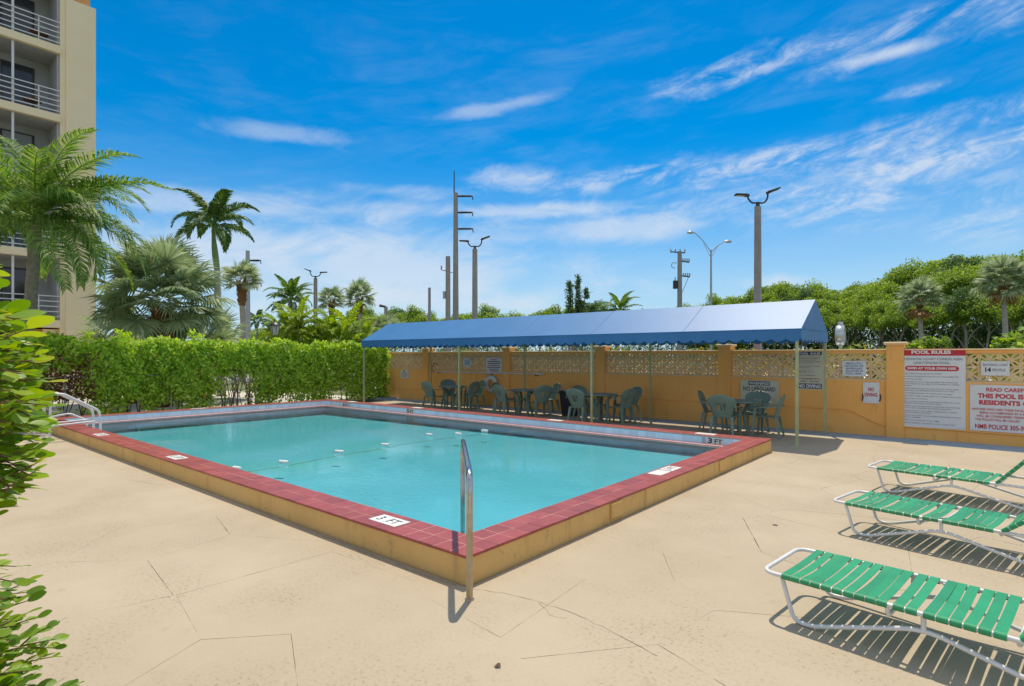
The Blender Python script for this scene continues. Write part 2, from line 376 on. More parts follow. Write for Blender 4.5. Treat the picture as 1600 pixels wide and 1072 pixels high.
M['foam'] = pm('white_foam', (.8, .79, .74), (.68, .66, .6), scale=6, rough=.6)
M['rope'] = pm('rope_yellowed', (.5, .45, .35), rough=.9)
M['concretepole'] = pm('grey_concrete', (.33, .32, .30), (.27, .26, .245), scale=3, rough=.9, bump=.2, c3=(.2, .2, .19), s3=8)
M['darkmetal'] = pm('dark_bronze_metal', (.05, .05, .045), rough=.5, metal=.3)
M['galv'] = pm('galvanised_steel', (.42, .43, .44), (.36, .37, .38), scale=7, rough=.45, metal=.4)
M['lampglass'] = pm('frosted_lamp_glass', (.55, .56, .58), rough=.3)
M['black'] = pm('black_metal', (.02, .022, .024), rough=.45)
M['bark'] = pm('grey_bark', (.31, .27, .22), (.2, .17, .13), scale=8, rough=.95, bump=.5, bscale=30)
M['palebark'] = pm('pale_bark', (.42, .38, .33), (.3, .27, .23), scale=5, rough=.95, bump=.4, bscale=20)
M['boots'] = pm('fibrous_palm_trunk', (.26, .13, .06), (.15, .075, .035), scale=14, rough=.95, bump=.6, bscale=40)
M['crownshaft'] = pm('green_crownshaft', (.13, .24, .05), (.2, .25, .07), scale=5, rough=.4)
M['stem'] = pm('woody_stem', (.22, .14, .08), (.15, .09, .05), scale=12, rough=.9)
M['twig'] = pm('brown_twig', (.16, .07, .05), (.2, .12, .06), scale=20, rough=.7)
M['build'] = pm('cream_stucco', (.92, .765, .51), (.90, .73, .47), scale=1.2, rough=.85, bump=.2, bscale=25, spec=.2)
M['buildorange'] = pm('orange_stucco', (.60, .32, .12), (.56, .29, .1), scale=1.2, rough=.85)
M['balcgrey'] = pm('grey_balcony_stucco', (.42, .42, .43), (.38, .38, .39), scale=1.5, rough=.85)
M['glass'] = pm('dark_window_glass', (.03, .035, .045), (.05, .055, .065), scale=.6, rough=.06, spec=.6)
M['frame'] = pm('dark_window_frame', (.03, .03, .03), rough=.4)
M['curtain'] = pm('pale_blind', (.32, .33, .34), (.26, .27, .28), scale=2, rough=.9)
M['ground'] = pm('grass_ground', (.09, .13, .035), (.16, .15, .07), scale=.35, rough=.95, bump=.5, bscale=12)
M['asphalt'] = pm('asphalt', (.22, .22, .215), (.27, .27, .26), scale=1.3, rough=.9, bump=.3, bscale=60)
M['path'] = pm('pale_concrete_path', (.55, .51, .44), (.48, .44, .38), scale=1.2, rough=.9)
M['mulch'] = pm('dark_soil', (.06, .042, .03), (.10, .07, .045), scale=9, rough=.97, bump=.9, bscale=30)
M['lampface'] = pm('silver_paint', (.62, .63, .63), (.5, .52, .52), scale=5, rough=.3, metal=.6)
M['teal_emblem'] = pm('grey_green_emblem', (.23, .30, .27), rough=.5)

def let_light_through(m, col, f):
    nt = m.node_tree; N = nt.nodes; L = nt.links; t = N.new('ShaderNodeBsdfTranslucent'); t.inputs[0].default_value = (*col, 1); x = N.new('ShaderNodeMixShader'); x.inputs[0].default_value = f
    L.new(N['Principled BSDF'].outputs[0], x.inputs[1]); L.new(t.outputs[0], x.inputs[2]); L.new(x.outputs[0], N['Material Output'].inputs['Surface'])
let_light_through(M['canvas'], (.16, .42, .72), .22)
# ------------------------------------------------------------------ ground and deck
P0, P1, Q0, Q1 = -16.9, -2.92, 2.96, 10.60        # outer faces of the raised pool rim
WALLY = 14.05
def sheet(name, rects, z, mat, kind='structure'):
    mb = MB()
    for x0, x1, y0, y1 in rects: mb.add([(x0, y0, z), (x1, y0, z), (x1, y1, z), (x0, y1, z)], [(0, 1, 2, 3)])
    return tag(mb.build(name, mat, smooth_fix=False), kind=kind)
sheet('ground', [(-600, -18.6, -600, 14.3), (8, 600, -600, 14.3), (-18.6, 8, -600, -9), (-600, 600, 14.3, 900)], -.05, M['ground'])
sheet('parking_lot', [(-60, 40, 16.6, 38)], -.03, M['asphalt'])
sheet('path', [(-28.3, -19.3, -12, 13.8)], -.03, M['path'])
sheet('planting_bed', [(-19.3, -16.95, -9, 13.9)], -.012, M['mulch'])
deck = sheet('pool_deck', [(-16.95, 8, -9, Q0 + .1), (P1 - .1, 8, Q0 + .1, WALLY), (-16.95, P1 - .1, Q1 - .1, WALLY)], -.014, M['grime'])
deck['label'] = 'tan painted concrete deck scored into crazy paving'
# gutter strip painted blue-grey along the foot of the wall
gs = MB(); gs.box(-17.6, 8, 13.30, WALLY, -.01, .006); tag(gs.build('floor_strip', M['gutter']), kind='structure')

def tagged_clip(poly, a, b, c, new):
    out = []; n = len(poly)
    for i in range(n):
        x0, y0, t = poly[i]; x1, y1, _ = poly[(i + 1) % n]; d0 = a * x0 + b * y0 - c; d1 = a * x1 + b * y1 - c
        if d0 <= 0: out.append((x0, y0, t))
        if d0 * d1 < 0:
            k = d0 / (d0 - d1); p = (x0 + (x1 - x0) * k, y0 + (y1 - y0) * k)
            out.append((*p, new) if d0 <= 0 else (*p, t))
    return out
def make_slabs():
    rg = random.Random(11); S = []; sp = 1.12
    for i in range(-19, 10):
        for j in range(-7, 15):
            S.append(((i + .5 * (j % 2)) * sp * 1.08 + rg.uniform(-.5, .5), j * sp * .95 + rg.uniform(-.46, .46)))
    jw = {}
    def width(i, j):
        k = (min(i, j), max(i, j))
        if k not in jw:
            u = rg.random()
            if u < .25: jw[k] = (0, 0)
            elif u < .5: jw[k] = (0, rg.uniform(.0009, .0022))
            elif u < .8: jw[k] = (rg.uniform(.0004, .0011), rg.uniform(.0004, .0013))
            else: jw[k] = (rg.uniform(.001, .0022), rg.uniform(.001, .0024))
        return jw[k] if i < j else jw[k][::-1]
    rects = [(-16.9, 8, -8.9, Q0 - .004), (P1 + .004, 8, Q0 - .004, 13.29)]
    for i, (sx, sy) in enumerate(S):
        poly = [(sx - 3, sy - 3, None), (sx + 3, sy - 3, None), (sx + 3, sy + 3, None), (sx - 3, sy + 3, None)]
        for j, (ox, oy) in enumerate(S):
            if i == j or abs(ox - sx) > 4 or abs(oy - sy) > 4: continue
            a, b = ox - sx, oy - sy; poly = tagged_clip(poly, a, b, a * (ox + sx) / 2 + b * (oy + sy) / 2, j)
            if len(poly) < 3: break
        mb = MB()
        for x0, x1, y0, y1 in rects:
            p = poly
            for a, b, c in ((-1, 0, -x0), (1, 0, x1), (0, -1, -y0), (0, 1, y1)):
                p = tagged_clip(p, a, b, c, None)
                if len(p) < 3: break
            if len(p) < 3: continue
            n = len(p); lines = []
            for k in range(n):
                A = Vector(p[k][:2]); B = Vector(p[(k + 1) % n][:2]); d = B - A
                if d.length < 1e-6: d = Vector((1e-6, 0))
                nn = Vector((-d.y, d.x)).normalized(); w = width(i, p[k][2]) if p[k][2] is not None else (0, 0)
                lines.append((A + nn * w[0], B + nn * w[1]))
            q = []
            for k in range(n):
                A, B = lines[k - 1]; Cc, D = lines[k]; r = B - A; s_ = D - Cc; den = r.x * s_.y - r.y * s_.x
                if abs(den) < 1e-5: q.append((B + Cc) / 2)
                else:
                    t = ((Cc.x - A.x) * s_.y - (Cc.y - A.y) * s_.x) / den; q.append(A + r * t)
            # split long edges so that the worn rims wander, chip and close up
            q2 = []
            for k in range(len(q)):
                A = q[k]; B = q[(k + 1) % len(q)]; q2.append(A); tg = p[k][2]
                if tg is None or width(i, tg) == (0, 0) or max(abs(A.x), abs(A.y)) > 9: continue
                w = width(i, tg); E = B - A; ns = int(E.length / .085)
                if ns < 2: continue
                nn = Vector((-E.y, E.x)).normalized()
                for h in range(1, ns):
                    u = h / ns; wl = w[0] + (w[1] - w[0]) * u; dx = rg.choice((-.9, -.5, 0, .1, .3, .6, 1.1)) * wl
                    q2.append(A.lerp(B, u) + nn * dx)
            q = q2
            m = len(q); top = [(v.x, v.y, 0.0) for v in q]; bot = [(v.x, v.y, -.02) for v in q]
            mb.add(top + bot, [tuple(range(m))] + [(k, m + k, m + (k + 1) % m, (k + 1) % m) for k in range(m)])
        if mb.v: mb.build('deck_slab', M['deck'], deck, smooth_fix=False)
make_slabs()
# the deck under the canopy and beside the hedge, and the shower corner
ex = MB(); ex.add([(-16.9, Q1 + .004, 0), (P1 + .004, Q1 + .004, 0), (P1 + .004, 13.29, 0), (-16.9, 13.29, 0)], [(0, 1, 2, 3)]); ex.build('deck_slab', M['deck'], deck, smooth_fix=False)
# the jagged crack that runs out from the pool corner, and spots of grit
def crack(pts, w):
    mb = MB(); rg = random.Random(3); P = [Vector((*p, .002)) for p in pts]; L = []
    for a, b in zip(P[:-1], P[1:]):
        n = max(2, int((b - a).length / .05)); d = (b - a).normalized(); s = Vector((-d.y, d.x, 0))
        for k in range(n): L.append((a.lerp(b, k / n) + s * rg.uniform(-.012, .012), s, w * rg.uniform(.3, 1.1)))
    vs = []; fs = []
    for i, (p, s, ww) in enumerate(L): vs += [p + s * ww / 2, p - s * ww / 2]
    fs = [(2 * i, 2 * i + 1, 2 * i + 3, 2 * i + 2) for i in range(len(L) - 1)]
    return mb.add(vs, fs).build('crack', M['grime'], deck, smooth_fix=False)
crack([(-2.9, 2.95), (-2.75, 3.02), (-2.45, 3.09), (-2.07, 3.11), (-1.7, 3.04), (-1.38, 2.95)], .004)
crack([(-2.35, 3.09), (-2.2, 3.0), (-2.02, 3.01)], .003)
crack([(-3.7, 2.93), (-3.45, 2.9), (-3.2, 2.915), (-2.95, 2.925)], .005)
crack([(-5.9, 2.935), (-5.2, 2.915), (-4.5, 2.925), (-3.9, 2.91)], .004)

# ------------------------------------------------------------------ pool
pool = thing('swimming_pool', 'raised rectangular swimming pool with red tiled coping and tan rim', 'pool', ((P0 + P1) / 2, (Q0 + Q1) / 2, 0))
CW = .37; ZT = .225; TP = .1865
xi0, xi1, yi0, yi1 = P0 + CW, P1 - CW, Q0 + CW, Q1 - CW
def rim(name, x0, x1, y0, y1):
    mb = MB(); mb.box(x0, x1, y0, y1, -1.7, ZT - .02); return mb.build(name, M['rim'], pool)
e = .012
rim('rim_wall', P0 + e, P1 - e, Q0 + e, yi0 - e); rim('rim_wall', P0 + e, P1 - e, yi1 + e, Q1 - e)
rim('rim_wall', P0 + e, xi0 - e, yi0 - e, yi1 + e); rim('rim_wall', xi1 + e, P1 - e, yi0 - e, yi1 + e)
# patch panels and cracked seams on the rim
for (x0, x1, y0, y1) in ((P1 - e - .004, P1 + .010, 5.02, 5.25), (P1 - e - .004, P1 + .008, 8.05, 8.3)):
    mb = MB(); mb.box(x0, x1, y0, y1, .045, .19); mb.build('patch_panel', M['rim'], pool)
for x in (-12.75, -9.1):
    mb = MB(); mb.box(x, x + .012, Q0 + e - .006, Q0 + e + .01, .03, .2); mb.build('rim_seam', M['rim'], pool)
# grout bed under the coping
gb = MB()
for x0, x1, y0, y1 in ((P0 + .004, P1 - .004, Q0 + .004, yi0), (P0 + .004, P1 - .004, yi1, Q1 - .004), (P0 + .004, xi0, yi0, yi1), (xi1, P1 - .004, yi0, yi1)):
    gb.box(x0, x1, y0, y1, ZT - .02, ZT - .0022)
gb.build('grout_bed', M['grout'], pool)
# coping tiles: the 300 nearest the camera are single parts, the rest one part
spots = []
def row(a0, a1, b0, horiz):
    n = round((a1 - a0) / TP); p = (a1 - a0) / n
    for k in range(n):
        c = a0 + (k + .5) * p
        for r in (0, 1):
            d = b0 + (r + .5) * CW / 2
            spots.append((c, d, p, CW / 2) if horiz else (d, c, CW / 2, p))
row(P0, P1, Q0, True); row(P0, P1, yi1, True); row(yi0, yi1, P0, False); row(yi0, yi1, xi1, False)
spots.sort(key=lambda s: s[0] ** 2 + s[1] ** 2)
g_ = .0045
def tile_at(mb, x, y, w, d):
    z = ZT + random.uniform(-.0012, .0012); mb.box(x - w / 2 + g_ / 2, x + w / 2 - g_ / 2, y - d / 2 + g_ / 2, y + d / 2 - g_ / 2, ZT - .022, z, .003)
for s in spots[:300]:
    mb = MB(); tile_at(mb, *s); mb.build('coping_tile', M['quarry'], pool, smooth_fix=False)
mb = MB()
for s in spots[300:]: tile_at(mb, *s)
tag(mb.build('coping_tile', M['quarry'], pool, smooth_fix=False), kind='stuff')
# blue tiles above the waterline
WL = .030
bk = MB()
for x0, x1, y0, y1 in ((xi0 - e, xi1 + e, yi1 + .002, yi1 + e), (xi0 - e, xi0 - .002, yi0, yi1), (xi0, xi1, yi0 - e, yi0 - .002), (xi1 + .002, xi1 + e, yi0, yi1)):
    bk.box(x0, x1, y0, y1, -.05, ZT - .021)
bk.build('tile_bed', M['tgrout'], pool)
for horiz, a0, a1, b in ((True, xi0, xi1, yi1), (False, yi0, yi1, xi0)):
    n = round((a1 - a0) / TP); p = (a1 - a0) / n; base = None
    for k in range(n):
        c = a0 + (k + .5) * p
        if horiz and any(abs(c - mx) < .17 for mx in (-15.45, -12.32, -3.80)): continue
        if base is None:
            q = MB()
            if horiz: q.box(-p / 2 + .002, p / 2 - .002, -.003, .006, -.062, .062)
            else: q.box(-.006, .003, -p / 2 + .002, p / 2 - .002, -.062, .062)
            base = q.mesh('waterline_tile', M['bluetile'])
        o = link(bpy.data.objects.new('waterline_tile', base), pool)
        pw = Vector((c, b, .141)) if horiz else Vector((b, c, .141)); o.location = pw - wloc(pool); o.rotation_euler = (random.uniform(-.01, .01), random.uniform(-.01, .01), 0)
q = MB(); q.box(xi0, xi1, yi0 - .003, yi0 + .003, .08, .203); q.box(xi1 - .003, xi1 + .003, yi0 + .004, yi1, .08, .203); q.build('waterline_tile', M['bluetile'], pool)
# gutter lip
lp = MB(); LP = .115
lp.box(xi0, xi1, yi1 - LP, yi1 + .001, .034, .077, .004); lp.box(xi0, xi0 + LP, yi0 + LP, yi1 - LP - .001, .034, .077, .004); lp.box(xi0, xi1, yi0 - .001, yi0 + LP, .034, .077, .004); lp.box(xi1 - LP, xi1, yi0 + LP + .001, yi1 - LP - .001, .034, .077, .004)
lp.build('gutter_lip', M['liptile'], pool)
# basin: plaster walls and a floor that slopes down to the deep end
bs = MB(); a, b, c, d = xi0 - .004, xi1 + .004, yi0 - .004, yi1 + .004; zs, zd = -.15, -.22
bs.add([(a, c, zd), (b, c, zs), (b, d, zs), (a, d, zd), (a, c, .033), (b, c, .033), (b, d, .033), (a, d, .033)], [(0, 1, 2, 3), (4, 5, 1, 0), (5, 6, 2, 1), (6, 7, 3, 2), (7, 4, 0, 3)])
bs.build('basin', M['plaster'], pool, smooth_fix=False)
st = MB()
st.prism([(b - .01, c + .01), (b - .01, c + .95), (b - .95, c + .01)], -.3, -.05, 'xy'); st.prism([(b - .01, c + .96), (b - .01, c + 1.45), (b - 1.45, c + .01), (b - .96, c + .01)], -.3, -.10, 'xy')
st.build('corner_steps', M['plaster'], pool)
# depth markers
def marker_top(cx, cy, w, d, txt, rot, mat='whitetile'):
    o = MB(); o.box(-w / 2, w / 2, -d / 2, d / 2, 0, .004, .001); ob = o.build('depth_marker', M[mat], pool, local=True); ob.location = Vector((cx, cy, ZT + .001)) - wloc(pool); ob.rotation_euler = (0, 0, rot)
    if txt:
        t = MB(); lay_text(t, txt, -w * .36, w * .36, -d * .28, d * .28, lambda u, v: (u, v, .0052), bold=.01)
        t.build('lettering', M['ink'], ob, local=True, smooth_fix=False)
        if w > .3:
            ln = MB(); ln.box(-.012, -.008, -d / 2 + .002, d / 2 - .002, .003, .0048); ln.build('tile_joint', M['greytext'], ob, local=True)
    return ob
marker_top(-4.08, 3.15, .37, .18, '3  FT', 0); marker_top(-8.95, 3.13, .37, .18, '5  FT', 0); marker_top(-12.6, 3.12, .37, .18, '6  FT', 0)
marker_top(-3.16, 6.62, .30, .18, None, R(90)); marker_top(-3.16, 6.95, .30, .18, '3 FT', R(90))
marker_top(-16.72, 6.4, .37, .18, '6 FT', R(90))
for x in (-15.4, -12.25, -7.5, -4.05): marker_top(x, Q1 - .16, .37, .18, None, 0)
def marker_in(cx, txt):
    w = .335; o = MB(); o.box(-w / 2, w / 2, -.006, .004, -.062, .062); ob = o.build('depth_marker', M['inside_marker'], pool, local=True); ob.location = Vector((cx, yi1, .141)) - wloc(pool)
    t = MB(); a_, b_ = txt.split(); lay_text(t, a_, -.125, -.045, -.046, .05, lambda u, v: (u, -.0075, v), bold=.03); lay_text(t, b_, .0, .14, -.046, .036, lambda u, v: (u, -.0075, v), bold=.02)
    t.build('lettering', M['ink'], ob, local=True, smooth_fix=False)
marker_in(-15.45, '6 FT'); marker_in(-12.32, '5 FT'); marker_in(-3.80, '3 FT')
# water
def water_mat():
    m = bpy.data.materials.new('pool_water'); m.use_nodes = True; nt = m.node_tree; N = nt.nodes; L = nt.links; N.remove(N['Principled BSDF'])
    tr = N.new('ShaderNodeBsdfTransparent'); tr.inputs[0].default_value = (.60, .93, .955, 1)
    gl = N.new('ShaderNodeBsdfGlossy'); gl.inputs['Roughness'].default_value = .02
    fr = N.new('ShaderNodeFresnel'); fr.inputs[0].default_value = 1.33; mi = N.new('ShaderNodeMixShader')
    g = N.new('ShaderNodeNewGeometry'); 
    def nz(sc, det, dist, rough=.55):
        n = N.new('ShaderNodeTexNoise'); n.inputs['Scale'].default_value = sc; n.inputs['Detail'].default_value = det; n.inputs['Distortion'].default_value = dist; n.inputs['Roughness'].default_value = rough
        L.new(g.outputs['Position'], n.inputs['Vector']); return n
    n1 = nz(13, 4, .8); n2 = nz(1.1, 2, .4); n3 = nz(.45, 2, .3)
    mr = N.new('ShaderNodeMapRange'); mr.inputs[1].default_value = .45; mr.inputs[2].default_value = .66; mr.inputs[3].default_value = .06; mr.inputs[4].default_value = .6; L.new(n3.outputs[0], mr.inputs[0])
    b1 = N.new('ShaderNodeBump'); b1.inputs['Distance'].default_value = .02; L.new(mr.outputs[0], b1.inputs['Strength']); L.new(n1.outputs[0], b1.inputs['Height'])
    b2 = N.new('ShaderNodeBump'); b2.inputs['Distance'].default_value = .05; b2.inputs['Strength'].default_value = .022; L.new(n2.outputs[0], b2.inputs['Height']); L.new(b1.outputs[0], b2.inputs['Normal'])
    L.new(b2.outputs[0], gl.inputs['Normal']); L.new(b2.outputs[0], fr.inputs['Normal'])
    L.new(fr.outputs[0], mi.inputs[0]); L.new(tr.outputs[0], mi.inputs[1]); L.new(gl.outputs[0], mi.inputs[2]); L.new(mi.outputs[0], N['Material Output'].inputs['Surface']); return m
sheet('pool_water', [(xi0 - .004, xi1 + .004, yi0 - .004, yi1 + .004)], WL, water_mat())

# float line
fl = thing('float_line', 'slack lifeline of small white floats drifting across the pool', 'lifeline', (-8.45, 7, WL))
rp = MB(); pts = [(-8.5, yi0 + .05, .07), (-8.4, 3.7, -.03), (-8.3, 4.4, -.03), (-8.47, 5.48, -.03), (-8.48, 6.4, -.03), (-8.6, 7.2, -.03), (-8.5, 8.32, -.03), (-8.38, 9.03, -.03), (-8.1, 9.8, -.02), (-8.0, yi1 - .05, .08)]
rp.tube([Vector(p) + Vector((0, 0, WL * .6)) for p in bezier(pts, 6)], .004, 5); rp.build('rope', M['rope'], fl)
for x, y, an in ((-8.38, 3.72, .2), (-8.31, 4.4, .35), (-8.47, 5.48, .45), (-8.48, 6.45, .3), (-8.85, 7.85, .1), (-8.47, 8.32, .0), (-8.38, 9.03, .2)):
    f_ = MB(); d = Vector((math.cos(an), math.sin(an), 0)); c = Vector((x, y, WL + .022)); f_.tube([c - d * .08, c - d * .072, c + d * .072, c + d * .08], [.018, .030, .030, .018], 12); ob = f_.build('float', M['foam'], fl)
    f2 = MB(); f2.tube([c - d * .09, c - d * .0805], [.016, .024], 12); f2.build('end_cap', M['blueshower'], ob)

# handrail in the near corner
hr = thing('handrail', 'bent stainless handrail over the near pool corner', 'handrail', (-2.76, 2.82, 0))
pth = rounded([(-2.76, 2.82, .0), (-2.77, 2.83, .875), (-4.06, 4.05, .85), (-4.085, 4.075, -.45)], .16, 7)
low = MB(); low.tube([(-2.76, 2.82, 0), (-2.7606, 2.8206, .05), (-2.767, 2.827, .60)], .0235, 18); low.build('lower_post', M['rustbase'], hr)
tb = MB(); tb.tube([(-2.767, 2.827, .60)] + pth[1:], .0236, 18); tb.build('rail_tube', M['steel'], hr)
bp_ = MB(); bp_.lathe((-2.76, 2.82, 0), [(.033, 0), (.033, .006), (.0245, .012)], 18); bp_.build('base_flange', M['rustbase'], hr)

# pool ladder
ld = thing('pool_ladder', 'white tubular pool ladder with sloping handrails at the far left corner', 'ladder', (-14.3, 2.7, 0))
for x in (-14.05, -14.55):
    t = MB(); t.tube(rounded([(x, 2.64, 0), (x, 2.66, .93), (x, 2.86, .93), (x, 3.44, .56), (x, 3.47, .4), (x, 3.47, -.6)], .07, 5), .024, 12); rl = t.build('handrail', M['whitemetal'], ld)
    t = MB(); t.tube([(x, 2.66, .31), (x, 3.46, .34)], .02, 10); t.build('brace', M['whitemetal'], rl)
t = MB(); t.tube(rounded([(-15.3, 2.62, 0), (-15.3, 2.66, .34), (-15.3, 3.22, .43), (-15.3, 3.52, .26), (-15.3, 3.56, -.4)], .06, 5), .022, 10); t.build('grab_rail', M['whitemetal'], ld)
for z in (-.12, -.36):
    t = MB(); t.box(-14.55, -14.05, 3.44, 3.53, z, z + .025); t.build('step', M['whitemetal'], ld)
# ------------------------------------------------------------------ wall with breeze blocks
WX0, WX1 = -18.75, 5.6
wall = thing('block_wall', 'orange garden wall topped by a band of cream breeze blocks between capped pillars', 'wall', (0, WALLY, 0))
pill = [-16.0, -12.05, -8.5, -4.97, -1.47, 2.1, 5.5]
PWD = .30; BP = .291
def breeze_mesh():
    """square block pierced by four lens slits and four wedges round a solid rosette"""
    h = BP / 2 - .002; D = .035
    outer = [(-h, -h), (h, -h), (h, h), (-h, h)]; holes = []
    for k in range(4):
        a = math.pi / 4 + k * math.pi / 2
        pts = []
        for r, w in ((.042, 0), (.085, .018), (.13, .021), (.178, 0)): pts.append((r, w))
        for r, w in ((.13, -.021), (.085, -.018)): pts.append((r, w))
        holes.append([(r * math.cos(a) - w * math.sin(a), r * math.sin(a) + w * math.cos(a)) for r, w in pts])
        a = k * math.pi / 2
        pts = [(.048, 0), (.088, .020), (.126, .054), (.126, -.054), (.088, -.020)]
        holes.append([(r * math.cos(a) - w * math.sin(a), r * math.sin(a) + w * math.cos(a)) for r, w in pts])
    cu = bpy.data.curves.new('b', 'CURVE'); cu.dimensions = '2D'; cu.fill_mode = 'BOTH'; cu.extrude = D
    for poly in [outer] + holes:
        s = cu.splines.new('POLY'); s.points.add(len(poly) - 1); s.use_cyclic_u = True
        for p, (x, y) in zip(s.points, poly): p.co = (x, y, 0, 1)
    ob = bpy.data.objects.new('b', cu); COL.objects.link(ob); dg = bpy.context.evaluated_depsgraph_get(); dg.update()
    me = bpy.data.meshes.new_from_object(ob.evaluated_get(dg)); bpy.data.objects.remove(ob)
    me.transform(Matrix.Rotation(R(90), 4, 'X')); me.materials.clear(); me.materials.append(M['beige']); me.name = 'breeze_block'
    for p in me.polygons: p.use_smooth = False
    return me
bme = breeze_mesh()
def wallbox(name, x0, x1, y0, y1, z0, z1, mat, ch=0.0, parent=wall):
    mb = MB(); mb.box(x0, x1, y0, y1, z0, z1, ch); return mb.build(name, M[mat], parent)
edges = [WX0] + pill
for i in range(len(edges) - 1):
    a = edges[i] + (PWD / 2 if i else 0); b = edges[i + 1] - PWD / 2
    n = max(1, int(round((b - a) / BP))); p = (b - a) / n
    zc = 1.165
    wallbox('wall_panel', a, b, WALLY, WALLY + .2, -.1, zc, 'orange')
    wallbox('block_ledge', a, b, WALLY - .002, WALLY + .18, zc, zc + .028, 'beige')
    for r in (0, 1):
        for k in range(n):
            o = link(bpy.data.objects.new('breeze_block', bme), wall); o.scale = (p / BP, 1, .2735 / BP)
            o.location = (a + (k + .5) * p, .07 + random.uniform(-.002, .002), zc + .028 + .137 + r * .2745)
    wallbox('top_rail', a, b, WALLY + .0, WALLY + .16, 1.742, 1.80, 'orange'); wallbox('rail_cap', a, b, WALLY - .03, WALLY + .19, 1.80, 1.825, 'beige', .01)
for x in pill:
    pl = wallbox('pillar', x - PWD / 2, x + PWD / 2, WALLY - .05, WALLY + .25, -.1, 1.915, 'orange')
    cp = MB(); cp.box(x - PWD / 2 - .045, x + PWD / 2 + .045, WALLY - .095, WALLY + .295, 1.915, 1.975, .02); cp.build('pillar_cap', M['beige'], pl)
    for z in np.arange(.25, 1.85, .2):
        c_ = MB(); c_.box(x - PWD / 2 - .0015, x + PWD / 2 + .0015, WALLY - .0515, WALLY - .045, z, z + .006); c_.build('course_line', M['orange'], pl)
# painted conduit that runs low along the wall and drops near the signs
cd = MB(); cd.tube(rounded([(WX0 + .1, WALLY - .018, .38), (-16.9, WALLY - .018, .42), (-12, WALLY - .018, .50), (-7.2, WALLY - .018, .525), (-2.3, WALLY - .018, .53), (-1.72, WALLY - .018, .24), (5.4, WALLY - .018, .19)], .12, 4), .014, 8); cd.build('conduit', M['orange'], wall)
# return wall at the left end
# ------------------------------------------------------------------ canopy
CX0, CX1, CY0, CY1, CYM = -16.42, -2.66, 11.50, 13.78, 12.64; ZE, ZR, ZV = 2.19, 2.82, 1.965
can = thing('shade_canopy', 'long blue gabled canvas canopy on thin pale green posts beside the pool', 'canopy', (-9.5, 12.64, 0))
bays = np.linspace(CX0, CX1, 7)
def panel(name, pts, mat='canvas', th=.004, sag=0.0, parent=can, nu=6, nv=5):
    """cloth quad a-b-c-d with a slight sag between its supports"""
    a, b, c, d = [Vector(p) for p in pts]; nn = (b - a).cross(d - a).normalized(); vs = []
    for j in range(nv + 1):
        for i in range(nu + 1):
            u, v = i / nu, j / nv; p = (a * (1 - u) + b * u) * (1 - v) + (d * (1 - u) + c * u) * v
            p = p - nn * sag * (16 * u * (1 - u) * v * (1 - v)) ** .6; vs.append(p)
    fs = [(j * (nu + 1) + i, j * (nu + 1) + i + 1, (j + 1) * (nu + 1) + i + 1, (j + 1) * (nu + 1) + i) for j in range(nv) for i in range(nu)]
    mb = MB(); mb.add(vs, fs, False); o = mb.build(name, M[mat], parent, smooth_fix=False)
    s = o.modifiers.new('thickness', 'SOLIDIFY'); s.thickness = th; return o
for i in range(6):
    x0, x1 = bays[i] + .0005, bays[i + 1] - .0005
    panel('roof_panel', [(x0, CY0, ZE), (x1, CY0, ZE), (x1, CYM, ZR), (x0, CYM, ZR)], sag=0.0)
    panel('roof_panel', [(x1, CY1, ZE), (x0, CY1, ZE), (x0, CYM, ZR), (x1, CYM, ZR)], sag=.03)
    if i: 
        s_ = MB(); s_.tube([(bays[i], CY0, ZE + .002), (bays[i], CYM, ZR + .004), (bays[i], CY1, ZE + .002)], .0035, 6); s_.build('seam', M['canvas'], can)
def valance(p0, p1, n):
    """hanging strip with a scalloped hem"""
    a, b = Vector(p0), Vector(p1); d = (b - a); L_ = d.length; d.normalize(); out = Vector((d.y, -d.x, 0)); vs = []; fs = []
    m = n * 6
    for k in range(m + 1):
        t = k / m; q = a + d * L_ * t; w = abs(math.sin(math.pi * t * n)) ** .75; ph = math.sin(t * L_ * 3.1) * .006 + math.sin(t * L_ * 7.7) * .004
        for j, z in enumerate((ZE + .004, ZE - .08, ZV + .065, ZV + .05 - .06 * w)): vs.append((q.x + out.x * (ph * j / 3 + .004), q.y + out.y * (ph * j / 3 + .004), z))
    for k in range(m):
        for j in range(3): fs.append((4 * k + j, 4 * k + j + 1, 4 * k + j + 5, 4 * k + j + 4))
    mb = MB(); mb.add(vs, fs, False); o = mb.build('valance', M['canvas'], can, smooth_fix=False); s = o.modifiers.new('thickness', 'SOLIDIFY'); s.thickness = .003
    bd = MB(); bd.tube([a + Vector((out.x * .008, out.y * .008, ZE - a.z + .004)), b + Vector((out.x * .008, out.y * .008, ZE - b.z + .004))], .007, 6); bd.build('piping', M['canvas'], o)
valance((CX0, CY0, 0), (CX1, CY0, 0), 52); valance((CX1, CY0, 0), (CX1, CY1, 0), 9); valance((CX1, CY1, 0), (CX0, CY1, 0), 52); valance((CX0, CY1, 0), (CX0, CY0, 0), 9)
for x in (CX0, CX1):
    mb = MB(); mb.add([(x, CY0, ZE), (x, CY1, ZE), (x, CYM, ZR), (x, CYM, ZE)], [(0, 3, 2), (3, 1, 2)]); o = mb.build('gable_end', M['canvas'], can, smooth_fix=False); s = o.modifiers.new('thickness', 'SOLIDIFY'); s.thickness = .004
for px_, rows in (((-16.33, -11.71, -7.23, -2.74), CY0 + .04), ((-15.38, -11.05, -6.80, -2.70), CY1 - .05)):
    for x in px_:
        mb = MB(); mb.box(x - .024, x + .024, rows - .024, rows + .024, .0, ZE - .02); po = mb.build('post', M['postgreen'], can)
        mb = MB(); mb.box(x - .05, x + .05, rows - .05, rows + .05, .0, .008); mb.build('foot_plate', M['postgreen'], po)
fr = MB()
